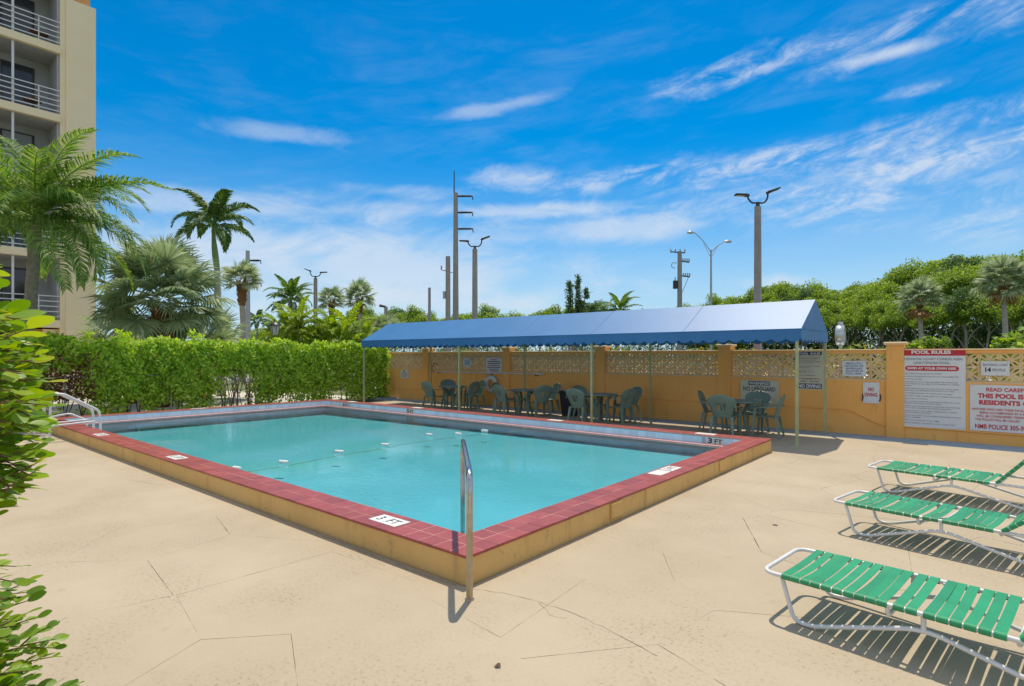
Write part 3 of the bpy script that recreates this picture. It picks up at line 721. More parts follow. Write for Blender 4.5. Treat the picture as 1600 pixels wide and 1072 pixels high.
for y in (CY0 + .03, CY1 - .03): fr.box(CX0 + .02, CX1 - .02, y - .015, y + .015, ZE - .05, ZE - .02)
fr.box(CX0 + .02, CX1 - .02, CYM - .015, CYM + .015, ZR - .05, ZR - .02)
for x in list(bays[1:-1]) + [CX0 + .03, CX1 - .03]: fr.tube([(x, CY0 + .03, ZE - .03), (x, CYM, ZR - .03), (x, CY1 - .03, ZE - .03)], .014, 6); fr.tube([(x, CY0 + .03, ZE - .035), (x, CY1 - .03, ZE - .035)], .012, 6)
fr.build('frame', M['postgreen'], can)

# ------------------------------------------------------------------ tables and chairs
def make_chair(label):
    t = thing('resin_armchair', label, 'chair', group='green resin armchairs round the patio tables')
    # local: the sitter looks along +y
    def grid(name, mat, fn, nu, nv, skip=None, th=.012, sm=True):
        vs = [fn(i / nu, j / nv) for j in range(nv + 1) for i in range(nu + 1)]
        fs = [(j * (nu + 1) + i, j * (nu + 1) + i + 1, (j + 1) * (nu + 1) + i + 1, (j + 1) * (nu + 1) + i) for j in range(nv) for i in range(nu) if not (skip and skip(i, j))]
        mb = MB(); mb.add(vs, fs, sm); o = mb.build(name, M[mat], t, local=True, smooth_fix=False); s = o.modifiers.new('thickness', 'SOLIDIFY'); s.thickness = th; s.offset = 0; return o
    def seat(u, v):
        w = .20 + .035 * v; x = (2 * u - 1) * w; y = -.21 + .45 * v; z = .425 - .02 * (1 - abs(2 * u - 1) ** 2) + .012 * v - .03 * max(0, v - .9) / .1
        return (x, y, z)
    grid('seat', 'resin', seat, 8, 8)
    def back(u, v):
        # half width: narrow at the seat, widest near two thirds, round at the top
        prof = [(0, .185), (.15, .19), (.35, .225), (.55, .268), (.7, .285), (.8, .275), (.9, .22), (.96, .15), (1, .055)]
        for (a, wa), (b, wb) in zip(prof[:-1], prof[1:]):
            if a <= v <= b: w = wa + (wb - wa) * (v - a) / (b - a); break
        c = (2 * u - 1); z = .40 + .49 * v
        y = -.205 - .13 * v - .02 * v * v + .05 * c * c * (1 - .4 * v)
        return (c * w, y, z)
    def slots(i, j): return 5 <= j <= 9 and i in (6, 8, 10)
    grid('backrest', 'resin', back, 17, 16, slots, .011)
    for s in (-1, 1):
        pts = bezier([(s * .262, -.29, .665), (s * .30, -.15, .655), (s * .305, .05, .645), (s * .29, .17, .62)], 4)
        vs = []; fs = []
        for k, p in enumerate(pts):
            for dx, dz in ((-.028, 0), (.028, 0), (.028, -.018), (-.028, -.018)): vs.append((p.x + dx, p.y, p.z + dz))
        for k in range(len(pts) - 1):
            for q in range(4): fs.append((4 * k + q, 4 * k + (q + 1) % 4, 4 * k + 4 + (q + 1) % 4, 4 * k + 4 + q))
        fs += [(3, 2, 1, 0), tuple(4 * len(pts) - 4 + q for q in range(4))]
        mb = MB(); mb.add(vs, fs); mb.build('armrest', M['resin'], t, local=True)
        def leg(pts, w):
            vs = []; fs = []
            for (x, y, z), ww in zip(pts, w):
                for dx, dy in ((-1, -1), (1, -1), (1, 1), (-1, 1)): vs.append((x + dx * ww * .5, y + dy * ww * .42, z))
            n = len(pts)
            for k in range(n - 1):
                for q in range(4): fs.append((4 * k + q, 4 * k + (q + 1) % 4, 4 * k + 4 + (q + 1) % 4, 4 * k + 4 + q))
            fs += [(3, 2, 1, 0), tuple(4 * n - 4 + q for q in range(4))]
            mb = MB(); mb.add(vs, fs); return mb.build('leg', M['resin'], t, local=True)
        leg([(s * .285, .17, .62), (s * .255, .20, .44), (s * .25, .215, .25), (s * .262, .235, 0)], (.05, .062, .05, .036))
        leg([(s * .195, -.20, .43), (s * .21, -.235, .25), (s * .235, -.285, 0)], (.062, .052, .036))
    return t
def make_table(label):
    t = thing('patio_table', label, 'table', group='round green patio tables under the canopy')
    mb = MB(); mb.lathe((0, 0, 0), [(0, .722), (.40, .722), (.44, .716), (.45, .70), (.44, .684), (.425, .68), (.42, .70), (0, .703)], 32); mb.build('tabletop', M['resin'], t, local=True)
    for k in range(4):
        a = math.pi / 4 + k * math.pi / 2; c, s = math.cos(a), math.sin(a)
        mb = MB(); mb.tube([(c * .30, s * .30, .70), (c * .16, s * .16, .52), (c * .15, s * .15, .34), (c * .27, s * .27, .0)], [.04, .036, .034, .026], 6); mb.build('leg', M['resin'], t, local=True)
    mb = MB(); mb.lathe((0, 0, 0), [(.10, .40), (.18, .42), (.18, .44), (.10, .455), (.0, .455)], 16); mb.build('leg_brace', M['resin'], t, local=True)
    return t
SETS = [((-4.13, 12.55), 'in front of the no lifeguard sign', [(-4.75, 12.75, -80), (-4.22, 11.93, 5), (-3.52, 12.42, 95), (-4.0, 13.12, 178)]),
        ((-7.55, 12.45), 'beside the black bin', [(-8.12, 12.72, -100), (-7.72, 11.86, -4), (-6.95, 12.42, 78), (-7.12, 13.05, 150)]),
        ((-10.15, 12.6), 'below the white lifebuoy', [(-10.9, 12.62, -75), (-10.28, 11.98, -12), (-9.42, 12.35, 62), (-9.72, 13.15, 150)]),
        ((-13.05, 12.55), 'closest to the blue shower column', [(-13.55, 13.0, -110), (-13.25, 11.95, -5), (-12.42, 12.62, 96), (-12.7, 13.2, 160)])]
WHERE = ['left of', 'pool', 'right of', 'wall side of']
c0 = t0 = None
for (tx, ty), place, chs in SETS:
    lt = 'round green resin table ' + place
    if t0 is None: t0 = t = make_table(lt)
    else: t = copy_tree(t0); t['label'] = lt
    t.location = (tx, ty, 0); t.rotation_euler = (0, 0, random.uniform(0, 1.5))
    for (x, y, a), wh in zip(chs, WHERE):
        lc = 'green chair on the %s the table %s' % (wh, place) if 'pool' not in wh else 'green chair with its back to the pool, table %s' % place
        if c0 is None: c0 = c = make_chair(lc)
        else: c = copy_tree(c0); c['label'] = lc
        c.location = (x, y, 0); c.rotation_euler = (0, 0, R(a))

# ------------------------------------------------------------------ things along the wall
bn = thing('trash_bin', 'black square litter bin with a pale lid rim against the wall', 'bin', (-9.0, 13.25, 0))
mb = MB(); vs = []
for z, w in ((.0, .18), (.62, .235), (.66, .25), (.70, .25)): vs += [(-9.0 + sx * w, 13.25 + sy * w * .9, z) for sx, sy in ((-1, -1), (1, -1), (1, 1), (-1, 1))]
mb.add(vs, [(4 * k + q, 4 * k + (q + 1) % 4, 4 * k + 4 + (q + 1) % 4, 4 * k + 4 + q) for k in range(3) for q in range(4)] + [(3, 2, 1, 0)]); mb.build('bin_body', M['blackplastic'], bn)
mb = MB(); mb.lathe((-9.0, 13.25, 0), [(.30, .70), (.31, .715), (.28, .73), (.2, .735), (.19, .72)], 4); mb.build('lid_rim', M['galv'], bn)
rg_ = thing('lifebuoy', 'white ring lifebuoy hanging on the orange wall', 'lifebuoy', (-12.67, WALLY - .1, .46))
mb = MB(); cx, cz, RM, rm = -12.67, .745, .21, .072
vs = [(cx + (RM + rm * math.cos(b)) * math.cos(a), WALLY - .085 + rm * .8 * math.sin(b), cz + (RM + rm * math.cos(b)) * math.sin(a)) for a in np.linspace(0, 2 * math.pi, 32, False) for b in np.linspace(0, 2 * math.pi, 12, False)]
fs = [(i * 12 + j, i * 12 + (j + 1) % 12, ((i + 1) % 32) * 12 + (j + 1) % 12, ((i + 1) % 32) * 12 + j) for i in range(32) for j in range(12)]
mb.add(vs, fs, True); mb.build('ring', M['foam'], rg_)
mb = MB(); mb.tube([(cx + .295 * math.cos(a), WALLY - .085, cz + .295 * math.sin(a) + (.012 if k % 2 else 0)) for k, a in enumerate(np.linspace(0, 2 * math.pi, 33))], .008, 5, cap=False); mb.build('grab_rope', M['rope'], rg_)
mb = MB(); mb.tube([(cx, WALLY, 1.06), (cx, WALLY - .12, 1.05), (cx, WALLY - .12, 1.08)], .01, 6); mb.build('hook', M['galv'], rg_)
hp = thing('rescue_pole', 'long white rescue pole resting on brackets along the wall', 'pole', (-13.1, WALLY - .1, 1.08))
mb = MB(); mb.tube([(-15.4, WALLY - .12, 1.095), (-10.75, WALLY - .12, 1.115)], .02, 10); mb.build('shaft', M['whitemetal'], hp)
mb = MB(); mb.tube([(-10.75, WALLY - .12, 1.115), (-10.45, WALLY - .12, 1.117)], .026, 10); mb.build('grip', M['foam'], hp)
mb = MB(); mb.tube(bezier([(-15.4, WALLY - .12, 1.095), (-15.55, WALLY - .12, 1.15), (-15.5, WALLY - .12, 1.32), (-15.35, WALLY - .12, 1.42), (-15.25, WALLY - .12, 1.36)], 5), .013, 8); mb.build('crook', M['darkmetal'], hp)
for x in (-15.2, -10.75):
    mb = MB(); mb.tube([(x, WALLY, 1.06), (x, WALLY - .15, 1.06), (x, WALLY - .15, 1.11)], .012, 6); mb.build('bracket', M['darkmetal'], hp)
sh = thing('shower_column', 'tall square blue shower column on a low slab at the wall corner', 'shower', (-18.12, 13.55, 0))
mb = MB(); mb.box(-18.24, -18.02, 13.46, 13.68, .07, 1.57); mb.build('column', M['blueshower'], sh)
mb = MB(); mb.box(-18.7, -17.6, 13.0, 13.95, -.02, .07, .01); mb.build('base_slab', M['gutter'], sh)
mb = MB(); mb.tube([(-18.13, 13.46, 1.45), (-18.13, 13.36, 1.47), (-18.13, 13.33, 1.44)], .012, 8); mb.lathe((-18.13, 13.33, 1.39), [(.045, 0), (.045, .01), (.012, .05)], 12); mb.build('shower_head', M['galv'], sh)
mb = MB(); mb.lathe((-18.13, 13.44, 1.0), [(.0, -.02), (.03, -.02), (.03, .02), (0, .02)], 12); mb.build('valve', M['galv'], sh)
# ------------------------------------------------------------------ signs
def sign(name, label, x0, x1, z0, z1, mat, y=WALLY - .012, th=.006):
    t = thing(name, label, 'sign', ((x0 + x1) / 2, y, z0))
    mb = MB(); mb.box(x0, x1, y - th, y, z0, z1); mb.build('sign_board', M[mat], t)
    t['_'] = 0; del t['_']
    for x in (x0 + .03, x1 - .03):
        for z in (z0 + .03, z1 - .03):
            s = MB(); s.lathe((0, 0, 0), [(.007, 0), (.006, .003), (0, .004)], 8); o = s.build('screw', M['galv'], t, local=True); o.location = Vector((x, y - th, z)) - wloc(t); o.rotation_euler = (R(90), 0, 0)
    return t, y - th
def bar(t, yf, x0, x1, z0, z1, mat, lift=.0012, name='printed_band', rnd_=False):
    mb = MB()
    if rnd_:
        r = (z1 - z0) / 2; pts = [(x1 - r + r * math.cos(a), z0 + r + r * math.sin(a)) for a in np.linspace(-math.pi / 2, math.pi / 2, 9)] + [(x0 + r + r * math.cos(a), z0 + r + r * math.sin(a)) for a in np.linspace(math.pi / 2, 3 * math.pi / 2, 9)]
    else: pts = [(x0, z0), (x1, z0), (x1, z1), (x0, z1)]
    mb.add([(a, yf - lift, b) for a, b in pts], [tuple(range(len(pts)))]); return mb.build(name, M[mat], t, smooth_fix=False)
class Print:
    def __init__(s, t, yf, mat, lift=.0024): s.t, s.y, s.m, s.mb, s.n = t, yf - lift, mat, MB(), 0
    def put(s, txt, x0, x1, z0, z1, bold=.015, align='fit', sub=None): s.n += 1; lay_text(s.mb, txt, x0, x1, z0, z1, lambda u, v: (u, s.y, v), bold, align, sub); return s
    def done(s): return tag(s.mb.build('lettering', M[s.m], s.t, smooth_fix=False), kind='stuff' if s.n > 2 else None)   # many lines of small print stay one part

# the big pool rules board
t, yf = sign('rules_sign', 'large white pool rules board with a red header and red pill line', -1.40, -.335, .25, 1.835, 'signwhite')
bar(t, yf, -1.40, -.335, 1.69, 1.835, 'redink'); bar(t, yf, -1.30, -.435, 1.385, 1.485, 'redink', rnd_=True)
Print(t, yf, 'whiteink').put('POOL RULES', -1.195, -.56, 1.725, 1.795, .045).put('SWIM AT YOUR OWN RISK', -1.265, -.47, 1.412, 1.460, .04).done()
Print(t, yf, 'greytext').put('BAYSWATER COURT CONDO ASSN.', -1.37, -.37, 1.60, 1.643, .012).put('UNATTENDED POOL', -1.16, -.58, 1.525, 1.568, .012).done()
rules = ['1. POOL OPEN FROM 8:00 AM TO SUNSET', '2. NO FOOD, DRINKS OR GLASS OF ANY KIND PERMITTED', '3. NO PETS ALLOWED', '4. CHILDREN UP TO 12 YRS. OLD MUST BE SUPERVISED', '    BY AN ADULT AT ALL TIMES. NO CHILDREN IN DIAPERS', '    IN POOL',
         '5. TOWELS MUST BE USED ON LOUNGES AND CHAIRS WHEN', '    USING OILS. SHOWER BEFORE ENTERING POOL AREA', '6. CHAIRS MUST BE KEPT OFF GRASS AND LOUNGES', '7. NO RAFTS, TUBES, SCUBA EQUIP. ETC. PERMITTED IN POOL', '8. ABSOLUTELY NO DIVING',
         '9. BALL PLAYING, RUNNING, EXCESSIVE NOISE WILL NOT', '    BE PERMITTED IN POOL OR POOL AREA', '10. WHEN LEAVING POOL AREA, PLEASE DRY OFF AND USE', '    TOWELS AND SHOES BEFORE ENTERING BUILDING', '11. WHEN LEAVING POOL AREA, PLEASE PLACE LOUNGES',
         '    BACK IN UPRIGHT POSITION', '12. PLEASE USE TRASH CONTAINERS AT EACH END OF POOL', '    FOR ALL RUBBISH', '13. KEEP GATE LOCKED AT ALL TIMES', '14. PLEASE OBSERVE THE ABOVE RULES. THANK YOU.']
P = Print(t, yf, 'greytext'); z = 1.315
for i, s in enumerate(rules):
    if i and not s.startswith(' '): z -= .016
    ind = .03 if s.startswith(' ') else 0
    s2 = s.strip(); P.put(s2, -1.36 + ind, -1.36 + ind + min(.98, len(s2) * .0188), z, z + .021, .005); z -= .0395
P.done()
# bathing load
t, yf = sign('bathing_load_sign', 'small white plate reading bathing load 14 people on the breeze blocks', -.105, .305, 1.315, 1.585, 'signwhite', y=WALLY + .005)
Print(t, yf, 'greytext').put('BATHING LOAD', -.075, .275, 1.495, 1.54, .01).put('PEOPLE', .06, .245, 1.395, 1.445, .01).done()
Print(t, yf, 'ink').put('14', -.045, .04, 1.38, 1.465, .04).done()
# residents sign
t, yf = sign('residents_sign', 'wide white board with red warning text about residents at the right end', -.27, 1.36, .255, 1.135, 'signwhite')
P = Print(t, yf, 'redink')
P.put('READ CAREFULLY', -.03, .50, 1.012, 1.084, .03, sub='READ CAREF').put('THIS POOL IS FOR', -.155, .50, .882, .972, .045, sub='THIS POOL IS').put('RESIDENTS ONLY', -.135, .455, .757, .846, .045, sub='RESIDENTS')
P.put('ANYONE WHO USES THESE FACILITIES WITHOUT', -.245, .50, .65, .693, .02, sub='ANYONE WHO USES THESE FACIL').put('BEING ACCOMPANIED BY A RESIDENT', -.125, .474, .585, .628, .02, sub='BEING ACCOMPANIED BY A').put('WILL BE CONSIDERED TRESPASSERS', -.175, .50, .52, .563, .02, sub='WILL BE CONSIDERED TRESP').put('THE POLICE WILL BE CALLED', -.195, .448, .453, .496, .02)
P.put('NMB POLICE 305-9', -.195, .50, .30, .388, .025); P.done()
# no diving
t, yf = sign('no_diving_sign', 'small white plate reading no diving in red on the orange wall', -2.04, -1.745, .685, 1.125, 'signwhite')
Print(t, yf, 'redink').put('NO', -1.945, -1.845, .94, 1.015, .035).put('DIVING', -2.01, -1.78, .825, .90, .035).done()
for x in (-2.05, -1.735):
    mb = MB(); mb.tube([(x, WALLY - .01, .88), (x + .012, WALLY - .03, .8), (x - .008, WALLY - .02, .73)], .012, 6); mb.build('torn_bracket', M['darkmetal'], t)
# no food
t, yf = sign('no_food_sign', 'pale plate with blue text about food and beverages on the breeze blocks', -2.43, -1.985, 1.245, 1.575, 'signwhite', y=WALLY + .005)
P = Print(t, yf, 'blueink')
for i, (s, a, b) in enumerate((('ABSOLUTELY', -2.37, -2.04), ('NO FOOD OR', -2.385, -2.03), ('BEVERAGES', -2.36, -2.06), ('ALLOWED IN', -2.365, -2.045), ('POOL AREA', -2.36, -2.065))): P.put(s, a, b, 1.505 - i * .055, 1.543 - i * .055, .02)
P.done()
# tall pool rules behind the front post
t, yf = sign('tall_rules_sign', 'tall cream pool rules plate with blue header and footer behind the right post', -3.37, -2.80, .925, 1.80, 'signcream', y=WALLY + .005)
bar(t, yf, -3.34, -2.83, 1.70, 1.775, 'navyink'); bar(t, yf, -3.34, -2.83, .95, 1.06, 'navyink')
Print(t, yf, 'whiteink').put('POOL  RULES', -3.29, -2.86, 1.715, 1.76, .03).put('NO DIVING', -3.31, -2.85, .965, 1.045, .035).done()
P = Print(t, yf, 'greytext')
for i, s in enumerate(('NO FOOD BEVERAGES GLASS', 'CONTAINERS OR ANIMALS', 'IN POOL OR ON DECK', 'SHOWER BEFORE ENTERING', 'DO NOT SWALLOW', '', 'POOL HOURS DAWN TO DUSK', 'BATHING LOAD', '', 'PERSONS   14', 'MAX DEPTH  6 FT', '', 'DO NOT SWIM ALONE')):
    if s: P.put(s, -3.31, -3.31 + min(.45, len(s) * .0205), 1.645 - i * .034, 1.666 - i * .034, .01)
P.put('14. MAXIMUM DEPTH', -3.30, -2.87, 1.155, 1.185, .02).put('FEET', -3.26, -3.13, 1.095, 1.125, .02).put('INCHES', -3.06, -2.89, 1.095, 1.125, .02); P.done()
# warning no lifeguard
t, yf = sign('lifeguard_sign', 'cream warning sign about no lifeguard behind the rightmost table', -4.585, -3.715, .50, 1.105, 'signcream')
bar(t, yf, -4.40, -3.915, .985, 1.08, 'navyink'); Print(t, yf, 'whiteink').put('WARNING!', -4.385, -3.93, 1.0, 1.065, .03).done()
Print(t, yf, 'navyink').put('NO LIFEGUARD', -4.52, -3.79, .85, .95, .02).put('ON DUTY', -4.36, -3.95, .715, .81, .02).put('SWIM AT YOUR OWN RISK', -4.36, -3.94, .655, .672, .01).put('NO RUNNING OR DIVING', -4.33, -3.97, .61, .627, .01).done()
# far signs, too small to read
t, yf = sign('notice_sign', 'white notice with rows of small red and blue print beside the second pillar', -12.97, -12.26, 1.10, 1.60, 'signwhite', y=WALLY + .005)
for i, (w, mt) in enumerate(((.30, 'redink'), (.58, 'navyink'), (.56, 'navyink'), (.5, 'redink'), (.6, 'navyink'), (.44, 'navyink'), (.36, 'redink'))): bar(t, yf, -12.615 - w / 2, -12.615 + w / 2, 1.535 - i * .063, 1.560 - i * .063, mt, name='print_line')
t = thing('round_notice', 'pale round notice with faint grey lines on the breeze blocks', 'sign', (-13.86, WALLY, 1.27))
mb = MB(); mb.prism([(-13.86 + .21 * math.cos(a), 1.44 + .17 * math.sin(a)) for a in np.linspace(0, 2 * math.pi, 24, False)], WALLY - .006, WALLY + .005); mb.build('sign_board', M['signwhite'], t)
for i in range(5): bar(t, WALLY - .006, -14.0, -13.72, 1.52 - i * .04, 1.535 - i * .04, 'blueink', name='print_line')
t, yf = sign('wall_notice', 'small square white notice low on the wall near the blue column', -17.46, -17.0, .815, 1.125, 'signwhite')
bar(t, yf, -17.30, -17.20, 1.06, 1.11, 'blueink', name='print_line')
for i, w in enumerate((.34, .3, .36, .28)): bar(t, yf, -17.23 - w / 2, -17.23 + w / 2, 1.01 - i * .045, 1.028 - i * .045, 'greytext', name='print_line')

# ------------------------------------------------------------------ sun loungers
LW = .63; LZ = .285
def make_lounger(label, tilt):
    t = thing('sun_lounger', label, 'sun lounger', group='green strapped sun loungers on the deck')
    r = .0135
    mb = MB(); fp = rounded([(1.86, 0, LZ), (-.115, 0, LZ), (-.115, LW, LZ), (1.86, LW, LZ)], .09, 7); mb.tube(fp, r, 12); mb.build('side_frame', M['whitemetal'], t, local=True)
    for y in (.004, LW - .004):
        yy = y + (.012 if y < .3 else -.012)
        p = rounded([(.0, yy, LZ - .005), (.075, yy, .018), (.18, yy, .014), (.70, yy, .185), (.80, yy, .19), (1.52, yy, .016), (1.66, yy, .016), (1.80, yy, LZ - .005)], .07, 6)
        mb = MB(); mb.tube(p, r, 12); lg = mb.build('leg_frame', M['whitemetal'], t, local=True)
        mb = MB(); mb.tube([(.752, yy, .19), (.752, yy, LZ)], r, 10); mb.build('strut', M['whitemetal'], lg, local=True)
    for x, dz in ((.585, -.05), (.752, 0), (1.145, -.01)):
        mb = MB(); mb.tube(rounded([(x, .0, LZ - .005), (x, .02, LZ - .02 + dz), (x, LW - .02, LZ - .02 + dz), (x, LW, LZ - .005)], .03, 4), .012, 8); mb.build('cross_bar', M['whitemetal'], t, local=True)
    # reclining back frame
    ca, sa = math.cos(R(tilt)), math.sin(R(tilt)); H = Vector((1.15, 0, LZ)); y0, y1 = .004, LW - .004
    def bk(d, y, up=0): return (H.x + d * ca - up * sa, y, H.z + d * sa + up * ca)
    mb = MB(); mb.tube(rounded([bk(0, y0), bk(.74, y0), bk(.74, y1), bk(0, y1)], .07, 6), r, 12); mb.build('back_frame', M['whitemetal'], t, local=True)
    for y in (.05, LW - .05):
        mb = MB(); mb.tube([bk(.42, y), (H.x + .42 * ca + .12, y, LZ - .02)], .009, 8); mb.build('prop', M['whitemetal'], t, local=True)
    def strap(w, wid, sag):
        """a band that wraps round both rails and dips a little between them"""
        rr = r + .003; path = []
        for a in np.linspace(-200, 90, 9): path.append((-rr * 0 + rr * math.cos(R(a)) * -1, rr * math.sin(R(a))))
        path = [(rr * math.cos(R(a)), rr * math.sin(R(a))) for a in np.linspace(300, 90, 9)]
        mid = [(w * k / 10, rr - sag * (1 - (2 * k / 10 - 1) ** 2)) for k in range(1, 10)]
        other = [(w - x, z) for x, z in reversed(path)]
        full = path + mid + other; th = .0022; vs = []; n = len(full)
        for i, (y, z) in enumerate(full):
            a = full[max(i - 1, 0)]; b = full[min(i + 1, n - 1)]; dy, dz = b[0] - a[0], b[1] - a[1]; l = math.hypot(dy, dz) or 1; ny, nz = dz / l, -dy / l
            for x in (-wid / 2, wid / 2):
                vs += [(x, y, z), (x, y + -ny * th, z - nz * th)]
        fs = []
        for i in range(n - 1):
            o = 4 * i; p = o + 4
            fs += [(o, o + 2, p + 2, p), (o + 1, p + 1, p + 3, o + 3), (o, p, p + 1, o + 1), (o + 2, o + 3, p + 3, p + 2)]
        mb = MB(); mb.add(vs, fs, False); return mb.mesh('strap', M['strap'])
    sm_ = [strap(LW, .051, s) for s in (.008, .014, .02)]
    pos = []
    x = .035
    for k in range(19):
        pos.append(x); x += .0585 + (.022 if k in (9, 11) else 0) + random.uniform(-.003, .003)
    for x in pos:
        if x > 1.125: break
        o = link(bpy.data.objects.new('strap', random.choice(sm_)), t); o.location = (x, 0, LZ); o.rotation_euler = (0, 0, random.uniform(-.012, .012))
    sb = strap(LW - .008, .051, .014)
    for k in range(12):
        p = bk(.035 + k * .0585, y0); o = link(bpy.data.objects.new('back_strap', sb), t); o.location = p; o.rotation_euler = (0, -R(tilt), 0)
    return t
for (x, y, a, tilt, lb) in ((-1.02, 3.89, -6.5, 42, 'green strap sun lounger with white tube frame, nearest to the camera'),
                            (-1.05, 6.19, -10.5, 40, 'green strap sun lounger with white tube frame, middle of the three'),
                            (-1.07, 8.37, -9.3, 50, 'green strap sun lounger with raised back, nearest to the wall signs')):
    l = make_lounger(lb, tilt); l.location = (x, y, 0); l.rotation_euler = (0, 0, R(a))
# small things lying on the deck
lf = MB(); c = Vector((-2.045, 2.31, .002)); vs = [c + Vector(v) for v in ((-.02, -.012, .0), (.0, -.016, .012), (.022, .0, .004), (.008, .012, .018), (-.014, .01, .008), (0, 0, .022))]
lf.add(vs, [(0, 1, 5), (1, 2, 5), (2, 3, 5), (3, 4, 5), (4, 0, 5)]); tag(lf.build('dead_leaf', M['twig'], smooth_fix=False), 'small curled dark dead leaf lying on the deck in front of the pool corner', 'leaf')
dr = MB(); dr.lathe((-1.63, 6.02, .0005), [(.0, .002), (.015, .002), (.022, .0035), (.025, .0)], 16); tag(dr.build('deck_drain', M['darkmetal']), 'small round dark drain in the tan deck', 'drain')
# ------------------------------------------------------------------ apartment building
BX = -28.5
ab = thing('apartment_building', 'cream apartment block with dark railed balconies rising behind the coconut palm', 'building', (-33, 3, 0))
def abox(name, x0, x1, y0, y1, z0, z1, mat, parent=ab, ch=0.0):
    mb = MB(); mb.box(x0, x1, y0, y1, z0, z1, ch); return mb.build(name, M[mat], parent)
YB0, YB1, YE = -3.2, 5.70, 6.88                     # balcony bay, then the end pier
abox('pier', BX - 8, BX, YB1 + .18, YE, -.1, 16.15, 'build'); abox('pier', BX - 8, BX - .06, YB1, YB1 + .18, -.1, 16.15, 'build')
abox('upper_wall', BX - 8, BX - .35, 6.05, YE - .12, 16.15, 21, 'buildorange')
abox('ground_wall', BX - 8, BX - .5, YB0, YB1, -.1, 2.74, 'buildorange'); abox('ground_pier', BX - .5, BX - .25, YB1 - .5, YB1, -.1, 2.74, 'build')
floors = [3.10, 5.85, 8.60, 11.35, 14.10, 16.85]
for i, z in enumerate(floors):
    abox('balcony_slab', BX - 8, BX + .04, YB0, YB1 - .003, z - .30, z, 'build', ch=.02)
    if i == len(floors) - 1: break
    zt = floors[i + 1] - .30
    abox('balcony_back_wall', BX - 1.75, BX - 1.55, YB0, YB1 - .003, z, zt, 'balcgrey')
    abox('balcony_side', BX - 1.55, BX - .12, YB1 - .09, YB1 - .002, z, zt, 'balcgrey')
    abox('balcony_ceiling', BX - 1.55, BX - .12, YB0, YB1 - .1, zt - .02, zt - .001, 'balcgrey')
    # sliding doors: dark panes in a black frame, blinds behind some
    dw = abox('sliding_door', BX - 1.549, BX - 1.50, .2, YB1 - .55, z + .04, z + 2.12, 'frame')
    n = 5; ys = np.linspace(.26, YB1 - .61, n + 1)
    for k in range(n): abox('pane', BX - 1.498, BX - 1.488, ys[k] + .03, ys[k + 1] - .03, z + .10, z + 2.06, 'curtain' if (i + k) % 3 == 0 else 'glass', dw)
    rl = MB()
    for k in range(5): rl.box(BX - .075, BX - .045, YB0, YB1 - .004, z + .12 + k * .205, z + .155 + k * .205)
    rb = rl.build('railing', M['whitemetal'], ab)
    for y in np.arange(YB0 + .3, YB1 - .3, 1.32):
        abox('railing_post', BX - .10, BX - .0755, y, y + .035, z, z + .98, 'whitemetal', rb)
    for y in (4.23, 1.2): abox('screen_post', BX - .13, BX - .101, y, y + .075, z, zt - .021, 'whitemetal')
# a round table and a chair seen on two balconies
for z, y in ((11.35, 4.95), (14.1, 5.15)):
    bt = thing('balcony_table', 'small round table on the %s visible balcony' % ('second highest' if z < 12 else 'highest'), 'table', (BX - .7, y, z), group='balcony tables')
    mb = MB(); mb.lathe((BX - .7, y, z), [(0, .55), (.30, .55), (.31, .53), (.30, .51), (0, .51)], 16); mb.build('tabletop', M['boots'], bt)
    mb = MB(); mb.tube([(BX - .7, y, z), (BX - .7, y, z + .51)], .03, 8); mb.lathe((BX - .7, y, z), [(.2, 0), (.2, .02), (.03, .05)], 12); mb.build('pedestal', M['black'], bt)

# ------------------------------------------------------------------ leaves of the setting
M['hedgeleaf'] = leafmat('hedge_leaf', [(0, (.10, .20, .02)), (.2, (.28, .46, .04)), (.5, (.40, .59, .05)), (.8, (.50, .69, .065)), (.97, (.64, .76, .13)), (1, (.46, .30, .11))], .45)
M['redleaf'] = leafmat('reddish_leaf', [(0, (.1, .03, .02)), (.6, (.2, .06, .035)), (1, (.16, .14, .03))], .3)
M['mangrove'] = leafmat('mangrove_leaf', [(0, (.09, .18, .03)), (.3, (.18, .30, .045)), (.6, (.26, .39, .06)), (.9, (.36, .48, .08)), (1, (.44, .50, .16))], .5)
M['darkleaf'] = leafmat('dark_leaf', [(0, (.05, .11, .035)), (.6, (.10, .19, .055)), (1, (.18, .27, .09))], .4)
M['cocoleaf'] = leafmat('coconut_leaf', [(0, (.07, .16, .03)), (.5, (.15, .28, .05)), (.9, (.27, .39, .09)), (1, (.36, .36, .15))], .45)
M['palmdark'] = leafmat('dark_palm_leaf', [(0, (.06, .13, .03)), (.6, (.11, .21, .045)), (1, (.18, .28, .07))], .35)
M['fanleaf'] = leafmat('fan_palm_leaf', [(0, (.16, .23, .11)), (.5, (.29, .37, .19)), (1, (.45, .51, .33))], .4)
M['areca'] = leafmat('yellow_green_leaf', [(0, (.14, .26, .03)), (.5, (.27, .41, .05)), (1, (.44, .50, .10))], .5)
M['deadfrond'] = leafmat('dead_frond', [(0, (.22, .10, .03)), (1, (.38, .21, .08))], .2)
M['croton'] = leafmat('croton_leaf', [(0, (.10, .20, .02)), (.5, (.25, .33, .03)), (.85, (.5, .42, .04)), (1, (.5, .3, .03))], .35)
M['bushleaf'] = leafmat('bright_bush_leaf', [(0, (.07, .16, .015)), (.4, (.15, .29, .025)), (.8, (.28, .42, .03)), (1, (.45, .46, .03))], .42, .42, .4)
M['lawn'] = leafmat('grass_blade', [(0, (.06, .12, .02)), (1, (.16, .24, .05))], .3)

